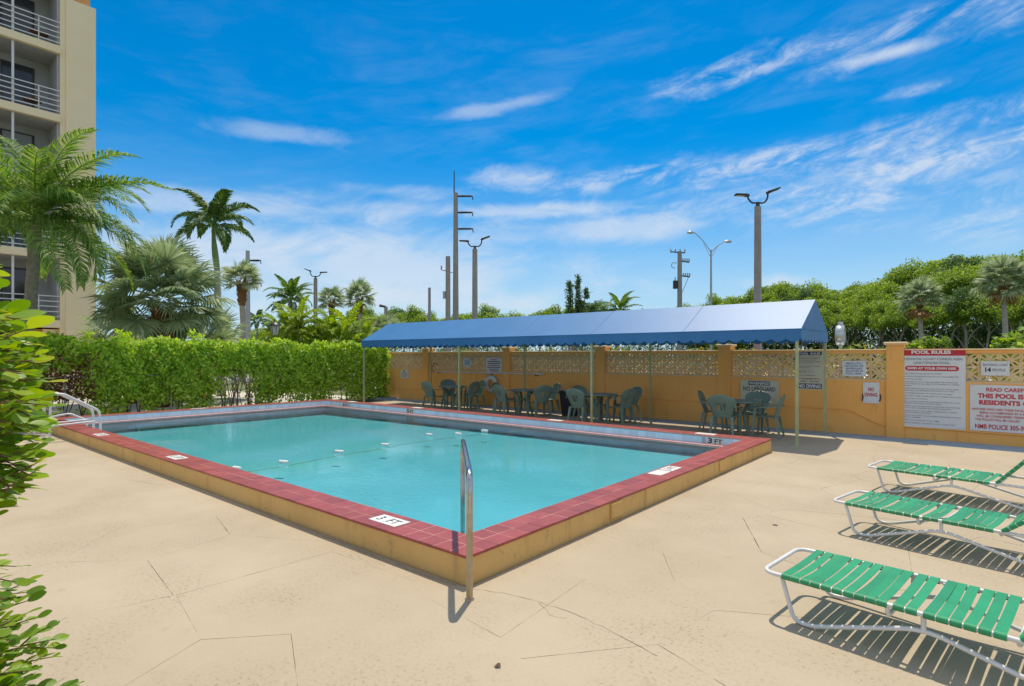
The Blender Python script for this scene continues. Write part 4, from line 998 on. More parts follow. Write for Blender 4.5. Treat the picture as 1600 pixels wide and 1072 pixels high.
def foliage_box(n, x0, x1, y0, y1, z0, z1, L0, L1, dens, name, mat, parent, out=None, wl=.5):
    C = np.empty((0, 3))
    while len(C) < n:
        c = rng.random((n, 3)) * [x1 - x0, y1 - y0, z1 - z0] + [x0, y0, z0]; C = np.concatenate([C, c[rng.random(n) < dens(c)]])
    C = C[:n]; D = unit(n) + [0, 0, -.25]; U = unit(n) * .55 + (np.array(out) if out is not None else 0); ln = rng.uniform(L0, L1, n)
    me = leaf_mesh(name, C - np.array(wloc(parent)), D, U, ln, ln * wl, mat, bend=.1)
    return tag(link(bpy.data.objects.new(name, me), parent), kind='stuff')
# hedge along the far short side of the pool
HX0, HX1 = -19.0, -17.72
hd = thing('hedge', 'long clipped leafy green hedge behind the far end of the pool', 'hedge', (-18.3, 6.5, 0))
def hnoise(y, z): return np.sin(y * 1.3 + .6) * .5 + np.sin(y * 3.1 + z * 2.2) * .3 + np.sin(y * 6.7 - z * 3.3 + 1) * .2
def hdens(c):
    x, y, z = c.T; top = 2.13 + .05 * np.sin(y * 2.3) + .06 * np.sin(y * 5.1 + x * 3) + .06 * hnoise(y * 2, z) + .03 * np.sin(y * 17 + x * 9)
    ins = np.clip((top - z) / .03, 0, 1)
    face = HX1 - .13 - .17 * hnoise(y * 1.7, z * 1.5) - .06 * np.sin(y * 11 + z * 7)
    depth = face - x; skin = np.exp(-np.clip(depth, 0, 9) / .20) * (depth > -.02) + .30 * np.exp(-np.clip(top - z, 0, 9) / .07)
    gap = 1.0
    low = np.clip((z - .05 - .35 * (np.sin(y * 1.9 + .4) * .5 + .5)) / .30, .45, 1)
    for yc, w, zt in ((8.0, .8, 1.35), (3.75, .5, 1.6), (6.1, .4, .6), (11.7, .55, .8), (9.6, .35, .6), (5.2, .3, .7)): gap = gap * (1 - .97 * np.exp(-((y - yc) / w) ** 4) * np.clip((zt - z) / .35, 0, 1))
    return np.clip(ins * skin * gap * low, 0, 1)
foliage_box(62000, HX0, HX1 + .05, -1.5, 13.75, .05, 2.3, .07, .135, hdens, 'foliage', M['hedgeleaf'], hd, (.85, -.12, .5), .62)
foliage_box(1500, HX0 + .3, HX1 + .05, 3.2, 4.3, .55, 1.75, .06, .12, lambda c: np.full(len(c), .5), 'red_foliage', M['redleaf'], hd, (.8, 0, .4))
for y in np.arange(-1.2, 13.7, .42):
    yy = y + random.uniform(-.12, .12); x = random.uniform(-18.4, -18.05); mb = MB()
    for k in range(3):
        a = random.uniform(-.35, .35); b = random.uniform(-.1, .35)
        mb.tube(bezier([(x, yy, 0), (x + b * .3, yy + a * .4, .45), (x + b * .6, yy + a, 1.0), (x + b * .8, yy + a * 1.5, 1.6)], 3), [.016, .015, .014, .013, .012, .011, .010, .009, .008, .007], 5)
    mb.build('stem', M['stem'], hd)
# long arching shoots of grass palm in the hedge gap
for k in range(16):
    mb = MB(); y = 8.0 + random.uniform(-.45, .5); x = -17.95; a = random.uniform(-.5, .5)
    mb.tube(bezier([(x, y, 0), (x + .03, y + a * .3, .5), (x + .05, y + a * .8, 1.0), (x + .1, y + a * 1.5, 1.3)], 3), [.012, .012, .011, .011, .01, .009, .008, .006, .005, .004], 4); mb.build('dry_shoot', M['stem'], hd)
# shoots that stand up over the clipped top
for y, h in ((4.9, .30), (5.1, .2), (6.75, .35), (6.95, .22), (4.2, .2), (9.3, .15)):
    n = 60; C = np.stack([rng.normal(-18.1, .05, n), rng.normal(y, .06, n), 2.1 + rng.random(n) * h], 1); me = leaf_mesh('top_shoot', C - np.array(wloc(hd)), unit(n) + [.2, 0, .6], unit(n) + [0, 0, .6], rng.uniform(.06, .11, n), .05, M['hedgeleaf'], rnd=rng.uniform(.6, .97, n))
    tag(link(bpy.data.objects.new('top_shoot', me), hd), kind='stuff')
# thin metal fence inside the hedge
mf = thing('metal_fence', 'thin grey wire fence rail running inside the hedge', 'fence', (-18.15, 6, 0))
mb = MB(); mb.tube([(-18.02, -1.5, 1.13), (-18.02, 13.6, 1.13)], .018, 8); mb.build('top_rail', M['galv'], mf)
for y in np.arange(-1.2, 13.8, 2.45):
    mb = MB(); mb.tube([(-18.02, y, -.05), (-18.02, y, 1.16)], .024, 8); mb.build('post', M['galv'], mf)
mb = MB()
for z in (.3, .6, .9): mb.tube([(-18.02, -1.5, z), (-18.02, 13.6, z)], .004, 4)
mb.build('wire', M['galv'], mf)
mb = MB(); mb.tube([(-18.62, 13.9, 0), (-18.62, 13.9, 1.22)], .03, 8); tag(mb.build('gate_post', M['galv']), 'plain grey metal post at the corner where the hedge meets the wall', 'post')
# low planting behind the wall
bw = thing('garden_hedge', 'low yellow and green hedge tops peeking over the orange wall', 'hedge', (-6, 15.6, 0))
def bdens(c):
    x, y, z = c.T; top = 1.84 + .10 * np.sin(x * 1.9) + .06 * np.sin(x * 4.7); return np.clip((top - z) / .05, 0, 1) * np.clip(.25 + (z / 1.6) ** 2, 0, 1) * np.where(x > -1.4, np.clip((1.80 - z) / .04, .0, 1), 1)
foliage_box(15000, -18.4, 6, 15.2, 16.3, .2, 2.02, .06, .13, bdens, 'foliage', M['croton'], bw, (0, -.7, .6))

# ------------------------------------------------------------------ palms
def frond_mesh(name, Ln, droop, nl, ll, lw, mat, stalk=.14, rach=.02, hang=.55, vee=.5, jit=.12):
    """feather frond along +x that arches down; leaflets in two rows"""
    P = []; p = Vector((0, 0, 0)); n = 24; 
    for i in range(n + 1):
        s = i / n; a = -droop * s ** 1.6; P.append((p.copy(), a)); p = p + Vector((math.cos(a), 0, math.sin(a))) * Ln / n
    mb = MB(); mb.tube([q for q, a in P], [rach * (1 - .9 * i / n) for i in range(n + 1)], 4)
    C = []; D = []; U = []; LL = []
    for k in range(nl):
        s = stalk + (1 - stalk) * (k + .5) / nl; f = s * n; i = min(int(f), n - 1); q = P[i][0].lerp(P[i + 1][0], f - i); a = P[i][1]
        t = Vector((math.cos(a), 0, math.sin(a))); up = Vector((-math.sin(a), 0, math.cos(a)))
        prof = math.sin(math.pi * min(1, .16 + .84 * (s - stalk) / (1 - stalk))) ** .55 * (1 - .45 * s)
        for sd in (-1, 1):
            l = ll * max(.25, prof) * random.uniform(.88, 1.1)
            d = t * (.45 + .5 * s) + Vector((0, sd, 0)) * (1.0 - .25 * s) + up * vee * random.uniform(.2, 1) + Vector((random.uniform(-jit, jit), 0, random.uniform(-jit, jit))); d.normalize()
            # two pieces: outward, then hanging
            C.append(q); D.append(d); U.append(up + Vector((random.uniform(-.4, .4), random.uniform(-.4, .4), 0))); LL.append((l, sd, d))
    # every leaflet is a bent strip of two quads
    vs = []; fs = []
    rn = []
    for c, u, (l, sd, d) in zip(C, U, LL):
        w = lw; side = d.cross(u).normalized() * w * .5; g = Vector((0, 0, -1))
        m1 = c + d * l * .5; d2 = (d * (1 - hang) + g * hang * random.uniform(.7, 1.25)).normalized(); m2 = m1 + d2 * l * .5
        o = len(vs); vs += [c - side * .5, c + side * .5, m1 + side, m1 - side, m2]
        fs += [(o, o + 1, o + 2, o + 3), (o + 3, o + 2, o + 4)]; r_ = random.random(); rn += [r_, r_]
    nr = len(mb.f); base = len(mb.v)
    me = bpy.data.meshes.new(name); me.from_pydata([tuple(v) for v in mb.v] + [tuple(v) for v in vs], [], mb.f + [tuple(i + base for i in f) for f in fs])
    at = me.attributes.new('rnd', 'FLOAT', 'FACE'); at.data.foreach_set('value', np.array([.9] * nr + rn, dtype=np.float32)); me.materials.append(mat); me.update(); return me
def fan_mesh(name, pet, rad, nseg, mat, droop=.35, spread=135, wseg=None):
    """fan leaf: bare stalk along +x, then pleated segments spreading round its end"""
    mb = MB(); mb.tube(bezier([(0, 0, 0), (pet * .5, 0, -.01), (pet, 0, -.06 * pet)], 4), .011 * (1 + rad * .4), 4); nr = len(mb.f); h = Vector((pet, 0, -.06 * pet)); vs = []; fs = []; rn = []
    for k in range(nseg):
        a = R(-spread + 2 * spread * (k + .5) / nseg); l = rad * (.70 + .30 * math.cos(a * .55)) * random.uniform(.9, 1.06)
        d = Vector((math.cos(a), math.sin(a), .10 * math.cos(2 * a))); d.normalize(); s = Vector((-d.y, d.x, random.uniform(-.5, .5))).normalized() * (wseg or rad * .055)
        m = h + d * l * .55; d2 = (d + Vector((0, 0, -droop * random.uniform(.6, 1.8)))).normalized(); t = m + d2 * l * .45; o = len(vs)
        vs += [h - s * .35, h + s * .35, m + s, m - s, t]; fs += [(o, o + 1, o + 2, o + 3), (o + 3, o + 2, o + 4)]; r_ = random.random(); rn += [r_, r_]
    base = len(mb.v); me = bpy.data.meshes.new(name); me.from_pydata([tuple(v) for v in mb.v] + [tuple(v) for v in vs], [], mb.f + [tuple(i + base for i in f) for f in fs])
    at = me.attributes.new('rnd', 'FLOAT', 'FACE'); at.data.foreach_set('value', np.array([.6] * nr + rn, dtype=np.float32)); me.materials.append(mat); me.update(); return me
def place_fronds(t, top, meshes, n, pitch, name='frond', a0=0.0, golden=2.39996, roll=.25, rad=.08):
    for k in range(n):
        u = (k + .5) / n; az = a0 + k * golden; p = pitch[0] + (pitch[1] - pitch[0]) * u ** .9 + random.uniform(-.1, .1)
        o = link(bpy.data.objects.new(name, meshes[k % len(meshes)]), t)
        o.location = Vector(top) + Vector((math.cos(az) * rad, math.sin(az) * rad, .25 * (1 - u))) - wloc(t)
        o.rotation_euler = (random.uniform(-roll, roll), -p, az); s = random.uniform(.88, 1.08); o.scale = (s, s, s)
def trunk(t, pts, r, mat='bark', n=10, rings=False, name='trunk'):
    P = bezier(pts, 8); m = len(P); rr = [r[0] + (r[1] - r[0]) * i / (m - 1) + (.012 * r[0] * (6 if i % 2 else 0) if rings else 0) for i in range(m)]
    mb = MB(); mb.tube(P, rr, n); return mb.build(name, M[mat], t)
def booted(t, base, h, r0, r1, nb=40):
    """trunk wrapped in old split leaf bases"""
    mb = MB(); mb.tube([base, base + Vector((0, 0, h * .5)), base + Vector((0, 0, h))], [r0 * .8, r1 * .8, r1 * .7], 10)
    for k in range(nb):
        z = h * (k + .5) / nb; a = k * 2.39996; rr = r0 + (r1 - r0) * z / h; d = Vector((math.cos(a), math.sin(a), 0)); s = Vector((-d.y, d.x, 0)); c = base + Vector((0, 0, z)); w = rr * .42
        vs = [c + d * rr * .75 - s * w, c + d * rr * .75 + s * w, c + d * rr * 1.25 + s * w * .35 + Vector((0, 0, rr * .95)), c + d * rr * 1.25 - s * w * .35 + Vector((0, 0, rr * .95)), c + d * rr * .6 + Vector((0, 0, rr * .5))]
        mb.add(vs, [(0, 1, 2, 3), (1, 0, 4), (2, 1, 4), (3, 2, 4), (0, 3, 4)])
    return mb.build('trunk', M['boots'], t)
# coconut palm in front of the apartment block
top = from_camera(56, 15.0, 5.25); bse = from_camera(38, 15.0, -.05)
cp = thing('coconut_palm', 'large coconut palm with arching fronds in front of the cream building', 'palm tree', bse)
trunk(cp, [bse, bse + Vector((.0, .0, 1.6)), bse.lerp(top, .6) + Vector((0, 0, .2)), top], [.16, .125], 'bark', 12, True)
fm = [frond_mesh('coconut_frond', 3.2 * s, d, 88, .88, .034, M['cocoleaf'], hang=h, rach=.026, stalk=.10, jit=.22) for s, d, h in ((1, 1.3, .58), (.95, 1.65, .7), (1.05, 1.05, .5), (.9, 2.05, .78))]
place_fronds(cp, top, fm, 27, (1.25, -.35), 'frond', .35, rad=.1)
# the fronds the photograph shows sweeping to the right and one hanging over the balcony
right = Vector((.765, .644, 0)); toward = Vector((.644, -.765, 0)); azr = math.atan2(right.y, right.x)
for p, az, mi in ((.95, azr - .1, 0), (.62, azr + .15, 2), (.38, azr - .25, 0), (.05, azr + .2, 1), (-.1, azr - .45, 3), (1.2, azr + 2.6, 2), (.6, azr + 3.3, 0)):
    o = link(bpy.data.objects.new('frond', fm[mi]), cp); o.location = top + Vector((0, 0, .12)) - wloc(cp); o.rotation_euler = (random.uniform(-.2, .2), -p, az); o.scale = (1.08, 1.08, 1.08)
mb = MB()
for k in range(7): a = k * .9; mb.lathe(tuple(top + Vector((math.cos(a) * .2, math.sin(a) * .2, -.05 - .04 * (k % 3)))), [(0, -.1), (.07, -.06), (.09, 0), (.07, .06), (0, .1)], 8)
mb.build('coconut', M['crownshaft'], cp)
# slim palm with a green crownshaft
top = from_camera(333, 24, 7.1); bse = from_camera(346, 24, -.05)
ap = thing('crownshaft_palm', 'slim dark feather palm with a green crownshaft behind the big fan palm', 'palm tree', bse)
trunk(ap, [bse, bse.lerp(top, .5) + Vector((.1, 0, 0)), from_camera(339, 24, 5.4)], [.17, .11], 'palebark', 10, True)
mb = MB(); mb.tube(bezier([from_camera(339, 24, 5.35), from_camera(335, 24, 6.3), top], 5), [.12, .125, .13, .13, .125, .115, .1, .09, .08, .07, .06], 10); mb.build('crownshaft', M['crownshaft'], ap)
fm2 = [frond_mesh('dark_frond', 1.95, d, 64, .70, .066, M['palmdark'], hang=.68, rach=.022, vee=.8) for d in (1.7, 2.1, 1.3)]
place_fronds(ap, top, fm2, 15, (1.35, -.05), 'frond', .2, rad=.05)
# big bushy fan palm
bse = from_camera(255, 19, -.05)
fp = thing('fan_palm', 'broad bushy fan palm with a shaggy brown trunk behind the hedge', 'palm tree', bse)
booted(fp, bse, 3.3, .40, .33, 60)
fan = [fan_mesh('fan_leaf', pt, rd, 36, M['fanleaf'], dr, wseg=rd * .036) for pt, rd, dr in ((1.15, 1.05, .3), (1.3, 1.1, .55), (.95, 1.0, .8))]
place_fronds(fp, bse + Vector((0, 0, 3.55)), fan, 58, (1.45, -.65), 'fan_leaf', 0, roll=.5, rad=.15)
bse2 = from_camera(205, 20.5, -.05); fq = thing('fan_palm', 'smaller fan palm leaning at the left foot of the broad fan palm', 'palm tree', bse2)
booted(fq, bse2, 1.5, .25, .2, 24); place_fronds(fq, bse2 + Vector((0, 0, 1.6)), fan, 22, (1.2, -.4), 'fan_leaf', 1, roll=.5, rad=.1)
bse3 = from_camera(322, 21.5, -.05); fq = thing('fan_palm', 'smaller fan palm at the right foot of the broad fan palm', 'palm tree', bse3)
booted(fq, bse3, 1.5, .25, .2, 24); place_fronds(fq, bse3 + Vector((0, 0, 1.6)), fan, 22, (1.2, -.4), 'fan_leaf', 2, roll=.5, rad=.1)
# cabbage palms
fan_s = [fan_mesh('fan_leaf', .62, .72, 26, M['fanleaf'], d) for d in (.5, .9, .3)]
fan_d = fan_mesh('dead_leaf', .7, .6, 16, M['deadfrond'], 1.2)
def cabbage(px, Y, ztop, rad, label, tr=.17, dead=0, boot=.75, mat='palebark', n=24):
    b = from_camera(px, Y, -.05); t = thing('cabbage_palm', label, 'palm tree', b); tp = Vector((b.x, b.y, ztop)); s = rad / 1.25
    trunk(t, [b, b + Vector((.1, .05, ztop * .45)), tp - Vector((0, 0, boot))], [tr, tr * .85], mat, 9)
    if boot > .1: booted(t, tp - Vector((0, 0, boot + .1)), boot + .1, tr * 1.35, tr * 1.75, 22)
    k0 = set(t.children); place_fronds(t, tp, fan_s, n, (1.4, -.5), 'fan_leaf', px * .1, roll=.5, rad=.1)
    for o in set(t.children) - k0: o.scale = o.scale * s
    for k in range(dead):
        o = link(bpy.data.objects.new('dead_leaf', fan_d), t); o.location = tp - wloc(t) - Vector((0, 0, .15)); o.rotation_euler = (0, .5 + random.random() * .6, k * 6.283 / dead + .3); o.scale = (s, s, s)
    return t
cabbage(378, 36, 6.35, 1.35, 'small cabbage palm with a swollen shaggy neck beside the white pole', .19, boot=1.4)
cabbage(518, 46, 6.05, 1.25, 'left of the two small cabbage palms beyond the hedge', .17, boot=1.0)
cabbage(562, 44, 6.05, 1.4, 'right of the two small cabbage palms beyond the hedge', .17, boot=1.0)
cabbage(1437, 42, 5.75, 1.6, 'cabbage palm with a skirt of dead orange leaves in front of the wood', .165, dead=7, boot=.5, n=30)
cabbage(1568, 38, 6.5, 1.8, 'taller cabbage palm near the right end, in front of the wood', .175, dead=5, boot=.9, n=32)
# feather palms farther away
fm3 = [frond_mesh('green_frond', 1.9, d, 44, .62, .07, M['cocoleaf'], hang=.6) for d in (1.2, 1.7, .9)]
fm4 = [frond_mesh('yellow_frond', 1.9, d, 44, .55, .055, M['areca'], hang=.6) for d in (1.2, 1.7)]
def feather(px, Y, ztop, label, meshes, n, sc, stems=1, spread=.0, name='feather_palm', pitch=(1.4, -.25), tr=.11):
    b = from_camera(px, Y, -.05); t = thing(name, label, 'palm tree', b); n0 = len(t.children)
    for k in range(stems):
        a = k * 2.4; q = b + Vector((math.cos(a), math.sin(a), 0)) * spread * (k > 0); tp = q + Vector((math.cos(a) * spread * .5, math.sin(a) * spread * .5, ztop * (1 if k == 0 else random.uniform(.6, .95))))
        trunk(t, [q, q.lerp(tp, .5), tp], [tr, tr * .7], 'bark', 7)
        c0 = set(t.children); place_fronds(t, tp, meshes, n, pitch, 'frond', a, rad=.05)
        for o in set(t.children) - c0: o.scale = o.scale * sc
    return t
feather(455, 40, 5.6, 'green feather palm rising left of the twin lamp post', fm3, 24, 1.0)
feather(462, 30, 3.3, 'yellow green clump palm under the green feather palm', fm4, 12, 1.0, 5, .55, 'clump_palm', tr=.05)
feather(540, 31, 2.9, 'bright yellow green clump palm behind the right part of the hedge', fm4, 12, 1.0, 6, .7, 'clump_palm', tr=.05)
feather(510, 33, 2.7, 'low light green clump palm between the two taller clumps', fm4, 10, .9, 4, .6, 'clump_palm', tr=.05)
feather(402, 60, 5.2, 'far grey green feather palm right of the white pole', [fm2[0], fm2[1]], 12, 1.0)
feather(965, 45, 5.2, 'loose feathery palm showing above the middle of the canopy', fm3, 15, 1.1, 2, .3, pitch=(1.25, -.1))
b = from_camera(605, 44, -.05); t = thing('fan_palm', 'dense dark rounded fan palm left of the canopy end', 'palm tree', b); booted(t, b, 3.0, .3, .25, 20); k0 = set(t.children); place_fronds(t, b + Vector((0, 0, 3.1)), fan, 34, (1.4, -.6), 'fan_leaf', 2, roll=.5)
for o in set(t.children) - k0: o.scale = o.scale * .85
b = from_camera(585, 40, -.05); t = thing('fan_palm', 'low fan palm at the foot of the dense dark one', 'palm tree', b); booted(t, b, 1.6, .25, .2, 16); place_fronds(t, b + Vector((0, 0, 1.7)), fan_s, 20, (1.3, -.5), 'fan_leaf', 2, roll=.5)

# ------------------------------------------------------------------ broadleaf trees and the wood
def crown_mesh(name, rx, rz, nl, per, L0, L1, mat, flat=.35):
    Cs = []; Ds = []
    for k in range(nl):
        d = unit(1)[0]; d[2] = abs(d[2]) * 1.0 - flat * rng.random(); r = .55 + .45 * rng.random(); c = d * [rx, rx, rz] * r; s = rng.uniform(.22, .38) * rx
        q = unit(per) * (rng.random((per, 1)) ** .4) * [s, s, s * .7]; Cs.append(c + q); Ds.append(q / s * .7 + c / rx * .3 + [0, 0, .7] + unit(per) * .8)
    C = np.concatenate(Cs); D = np.concatenate(Ds); n = len(C); ln = rng.uniform(L0, L1, n)
    return leaf_mesh(name, C, unit(n) + [0, 0, -.2], D, ln, ln * .6, mat, bend=.15)
crowns = [crown_mesh('mangrove_crown', 2.9, 2.3, 52, 190, .15, .30, M['mangrove']) for _ in range(4)] + [crown_mesh('mangrove_crown', 2.7, 2.6, 48, 190, .15, .30, M['darkleaf']) for _ in range(1)]
def limb_mesh(name, h, lean):
    mb = MB(); tp = Vector((lean, lean * .3, h)); mb.tube(bezier([(0, 0, -.2), (lean * .2, .05, h * .4), (lean * .7, 0, h * .75), tp], 4), [.15, .145, .14, .135, .13, .12, .115, .11, .10, .09, .08, .07, .06], 6)
    for k in range(4):
        a = k * 1.7 + lean; s = Vector((lean * .25 * (1 + k * .4), 0, h * (.40 + .12 * k))); e = s + Vector((math.cos(a) * 1.6, math.sin(a) * 1.6, h * .3)); mb.tube(bezier([s, s.lerp(e, .5) + Vector((0, 0, .25)), e], 3), [.07, .065, .06, .05, .045, .04, .03], 5)
    return mb.mesh(name, M['palebark'])
limbs = [limb_mesh('trunk', 6.5, l) for l in (.6, -.8, 1.3, -.2)]
WOOD = {'front': ('mangrove tree with bare pale trunk on the front edge of the wood', 'mangrove trees on the edge of the wood'),
        'back': ('taller mangrove tree whose crown rises at the back of the wood', 'taller mangrove trees at the back of the wood'),
        'far': ('far green tree in the low tree line on the horizon', 'trees of the far tree line')}
def wood_tree(p, h, r, kind):
    lab, grp = WOOD[kind]; t = thing('mangrove_tree', lab, 'tree', p, group=grp)
    o = link(bpy.data.objects.new('trunk', random.choice(limbs)), t); o.scale = (h / 9, h / 9, h / 9 * .95); o.rotation_euler = (0, 0, random.uniform(0, 6.28))
    c = link(bpy.data.objects.new('crown', random.choice(crowns)), t); c.location = (0, 0, h - 2.1 * r); c.scale = (r, r, r * random.uniform(.95, 1.3)); c.rotation_euler = (0, 0, random.uniform(0, 6.28)); return t
def edge(u):
    """front edge of the wood from photo bearing 1085 (u=0) to 1640 (u=1)"""
    px = 1075 + u * 570; Y = 92 * (1 - u) ** 1.15 + 50 * (1 - (1 - u) ** 1.15); return px, Y
for row_, (off, h0, n, r, kd) in enumerate(((0, 6.0, 15, .85, 'front'), (5, 8.2, 15, 1.0, 'front'), (11, 10.2, 14, 1.12, 'back'), (17, 11.6, 13, 1.2, 'back'))):
    for k in range(n):
        u = (k + .5 + random.uniform(-.3, .3) + .25 * (row_ % 2)) / n; px, Y = edge(u); h = h0 * random.uniform(.9, 1.12) * (1.0 + .22 * min(1, u * 1.6))
        wood_tree(from_camera(px, Y + off + random.uniform(-1.5, 1.5), 0), h, r * random.uniform(.9, 1.15), kd)
for k in range(26):
    px = 560 + k * 22 + random.uniform(-7, 7); Y = 118 + random.uniform(-8, 8) - (px - 560) * .02
    wood_tree(from_camera(px, Y, 0), random.uniform(9.2, 11.2), random.uniform(1.1, 1.5), 'far')
for k in range(5):
    wood_tree(from_camera(400 + k * 34, 110, 0), random.uniform(6.5, 8), 1.3, 'far')
# understorey that closes the wood
und = []
for k in range(420):
    u = random.random(); px, Y = edge(u); p = from_camera(px, Y + (random.uniform(-3, 2) if k < 90 else random.uniform(5, 24)), 0); s = random.uniform(.9, 1.6) if k < 90 else random.uniform(1.2, 2.2); q = unit(120) * (rng.random((120, 1)) ** .5) * [s, s, s * .8] + [p.x, p.y, s * .7 if k < 90 else random.uniform(.8, 5.0)]; und.append(q)
for k in range(430):
    px = random.uniform(370, 1110); p = from_camera(px, random.uniform(97, 112), 0); s = random.uniform(1.6, 2.8); q = unit(70) * (rng.random((70, 1)) ** .5) * [s, s, s * .8] + [p.x, p.y, random.uniform(.8, 4.6)]; und.append(q)
C = np.concatenate(und); n = len(C); ln = rng.uniform(.22, .45, n); me = leaf_mesh('undergrowth', C, unit(n) + [0, 0, .3], unit(n) + [0, 0, .6], ln, ln * .5, M['darkleaf'])
tag(link(bpy.data.objects.new('undergrowth', me)), kind='stuff')
# the mass of wood behind the rows one can tell apart
ms = []
for k in range(270):
    u = random.random(); px, Y = edge(u); p = from_camera(px, Y + random.uniform(17, 34), 0); s = random.uniform(1.4, 2.5); z = random.uniform(.8, 11.5 + 2 * u); q = unit(90) * (rng.random((90, 1)) ** .5) * [s, s, s * .75] + [p.x, p.y, z]; ms.append(q)
C = np.concatenate(ms); n = len(C); ln = rng.uniform(.35, .6, n); me = leaf_mesh('forest_mass', C, unit(n) + [0, 0, .3], unit(n) + [0, 0, .6], ln, ln * .6, M['mangrove'])
tag(link(bpy.data.objects.new('forest_mass', me)), kind='stuff')
# bushes standing free in front of the wood
bcm = crown_mesh('bush_crown', 1.0, 1.0, 26, 70, .14, .26, M['mangrove'], .9)
for px, Y, s, lb in ((1448, 39, 1.55, 'round bright bush at the foot of the cabbage palm with the dead skirt'), (1400, 42, 1.3, 'low bush left of the cabbage palm with the dead skirt'), (1478, 38, 1.0, 'smaller bright bush right of the round bright bush'), (1605, 24, 1.5, 'pale yellow green bush at the far right above the wall')):
    b = from_camera(px, Y, 0); t = thing('bush', lb, 'bush', b); o = link(bpy.data.objects.new('crown', bcm), t); o.location = (0, 0, s * 1.0); o.scale = (s, s, s * 1.1); mb = MB(); mb.tube([(b.x, b.y, -.05), (b.x + .1, b.y, s * .6), (b.x, b.y, s)], [.07, .05, .03], 6); mb.build('trunk', M['bark'], t)
# tall ragged conifer
b = from_camera(895, 60, -.05); t = thing('ragged_conifer', 'tall ragged dark tree with upright tufts above the canopy ridge', 'tree', b)
mb = MB()
for (dx, zt, w) in ((-.3, 9.6, .3), (.5, 10.2, .3), (1.5, 8.8, .3), (-1.6, 7.2, .3), (0, 8.5, .3), (.8, 7.8, .3)): mb.tube(bezier([b, b + right * dx * .3 + Vector((0, 0, zt * .4)), b + right * dx + Vector((0, 0, zt))], 4), [.14 - .012 * i for i in range(9)], 5)
mb.build('trunk', M['bark'], t); Cs = []
for (dx, z0, z1, w) in ((-.35, 5.2, 9.4, .42), (.55, 7.3, 10.1, .26), (.6, 5.2, 7.4, .5), (1.45, 7.6, 8.7, .28), (1.0, 5.5, 7.3, .35), (-1.5, 5, 6.2, .35), (0, 5, 6.0, 1.3), (1.6, 5, 5.9, .5)):
    m = int(380 * (z1 - z0) * w) + 80; z = rng.uniform(z0, z1, m); rr = rng.normal(0, w * .5, (m, 2)) * (1 - .35 * (z - z0) / (z1 - z0))[:, None]; Cs.append(np.stack([b.x + right.x * dx + rr[:, 0], b.y + right.y * dx + rr[:, 1], z], 1))
C = np.concatenate(Cs); n = len(C); me = leaf_mesh('crown', C - np.array(wloc(t)), unit(n) + [0, 0, .8], unit(n), rng.uniform(.25, .5, n), .11, M['darkleaf']); link(bpy.data.objects.new('crown', me), t)
# ------------------------------------------------------------------ poles and lamps
def square_pole(t, b, h, w0, w1, name='pole', mat='concretepole'):
    mb = MB(); vs = []
    for z, w in ((-.05, w0), (h, w1)): vs += [(b.x + sx * w / 2, b.y + sy * w / 2, z) for sx, sy in ((-1, -1), (1, -1), (1, 1), (-1, 1))]
    mb.add(vs, [(q, (q + 1) % 4, 4 + (q + 1) % 4, 4 + q) for q in range(4)] + [(3, 2, 1, 0), (4, 5, 6, 7)]); return mb.build(name, M[mat], t)
def twin_lamp(px, Y, ztop, label, big_right=True, k_=1.0):
    b = from_camera(px, Y, 0); t = thing('twin_lamp_post', label, 'lamp post', b, group='twin armed lamp posts of the car park'); square_pole(t, b, ztop, .235, .18); r = right
    mb = MB(); mb.tube([(b.x, b.y, ztop - .02), (b.x, b.y, ztop + .16)], [.08, .05], 8); mb.build('cap', M['darkmetal'], t)
    for s in (-1, 1):
        d = r * s; k = 1 if (s > 0) == big_right else .8
        mb = MB(); mb.tube(bezier([b + Vector((0, 0, ztop + .14)), b + d * .20 * k_ + Vector((0, 0, ztop + .14)), b + d * .33 * k_ + Vector((0, 0, ztop + .28 * k_)), b + d * .36 * k_ + Vector((0, 0, ztop + .50 * k * k_))], 6), .032, 8); arm = mb.build('arm', M['darkmetal'], t)
        a = Vector((0, 0, 1)); e = b + d * .36 * k_ + Vector((0, 0, ztop + .50 * k * k_)); up = .38 if k == 1 else .06; hd_ = (d + Vector((0, 0, up))).normalized(); sd = hd_.cross(a).normalized(); nn = sd.cross(hd_); vs = []
        for l, w, th in ((-.06, .035, .035), (.04, .05, .05), (.08, .10, .035), (.42, .11, .022), (.45, .08, .016)): vs += [e + hd_ * l + sd * w * sx + nn * th * sz for sx, sz in ((-1, -1), (1, -1), (1, 1), (-1, 1))]
        fs = [(4 * i + q, 4 * i + (q + 1) % 4, 4 * i + 4 + (q + 1) % 4, 4 * i + 4 + q) for i in range(4) for q in range(4)] + [(3, 2, 1, 0), (16, 17, 18, 19)]
        mb = MB(); mb.add(vs, fs); hh = mb.build('lamp_head', M['darkmetal'], t)
        mb = MB(); c = [e + hd_ * l + sd * w + nn * -.04 for l, w in ((.12, -.08), (.39, -.08), (.39, .08), (.12, .08))]; mb.add(c, [(0, 1, 2, 3)]); mb.build('lens', M['lampglass'], hh, smooth_fix=False)
twin_lamp(1184, 20, 6.95, 'tall twin armed lamp post standing right behind the canopy'); twin_lamp(742, 29.3, 7.2, 'middle twin armed lamp post right of the tall concrete pole'); twin_lamp(493, 39, 7.0, 'farthest twin armed lamp post among the small palms', False)
b = from_camera(603, 62, 0); t = thing('lamp_post', 'small far lamp post above the dense dark fan palm', 'lamp post', b); square_pole(t, b, 7.0, .3, .28)
mb = MB(); e = b + Vector((0, 0, 7.0)); mb.tube([e, e - right * .7 + Vector((0, 0, .15))], [.12, .16], 6); mb.build('lamp_head', M['darkmetal'], t)
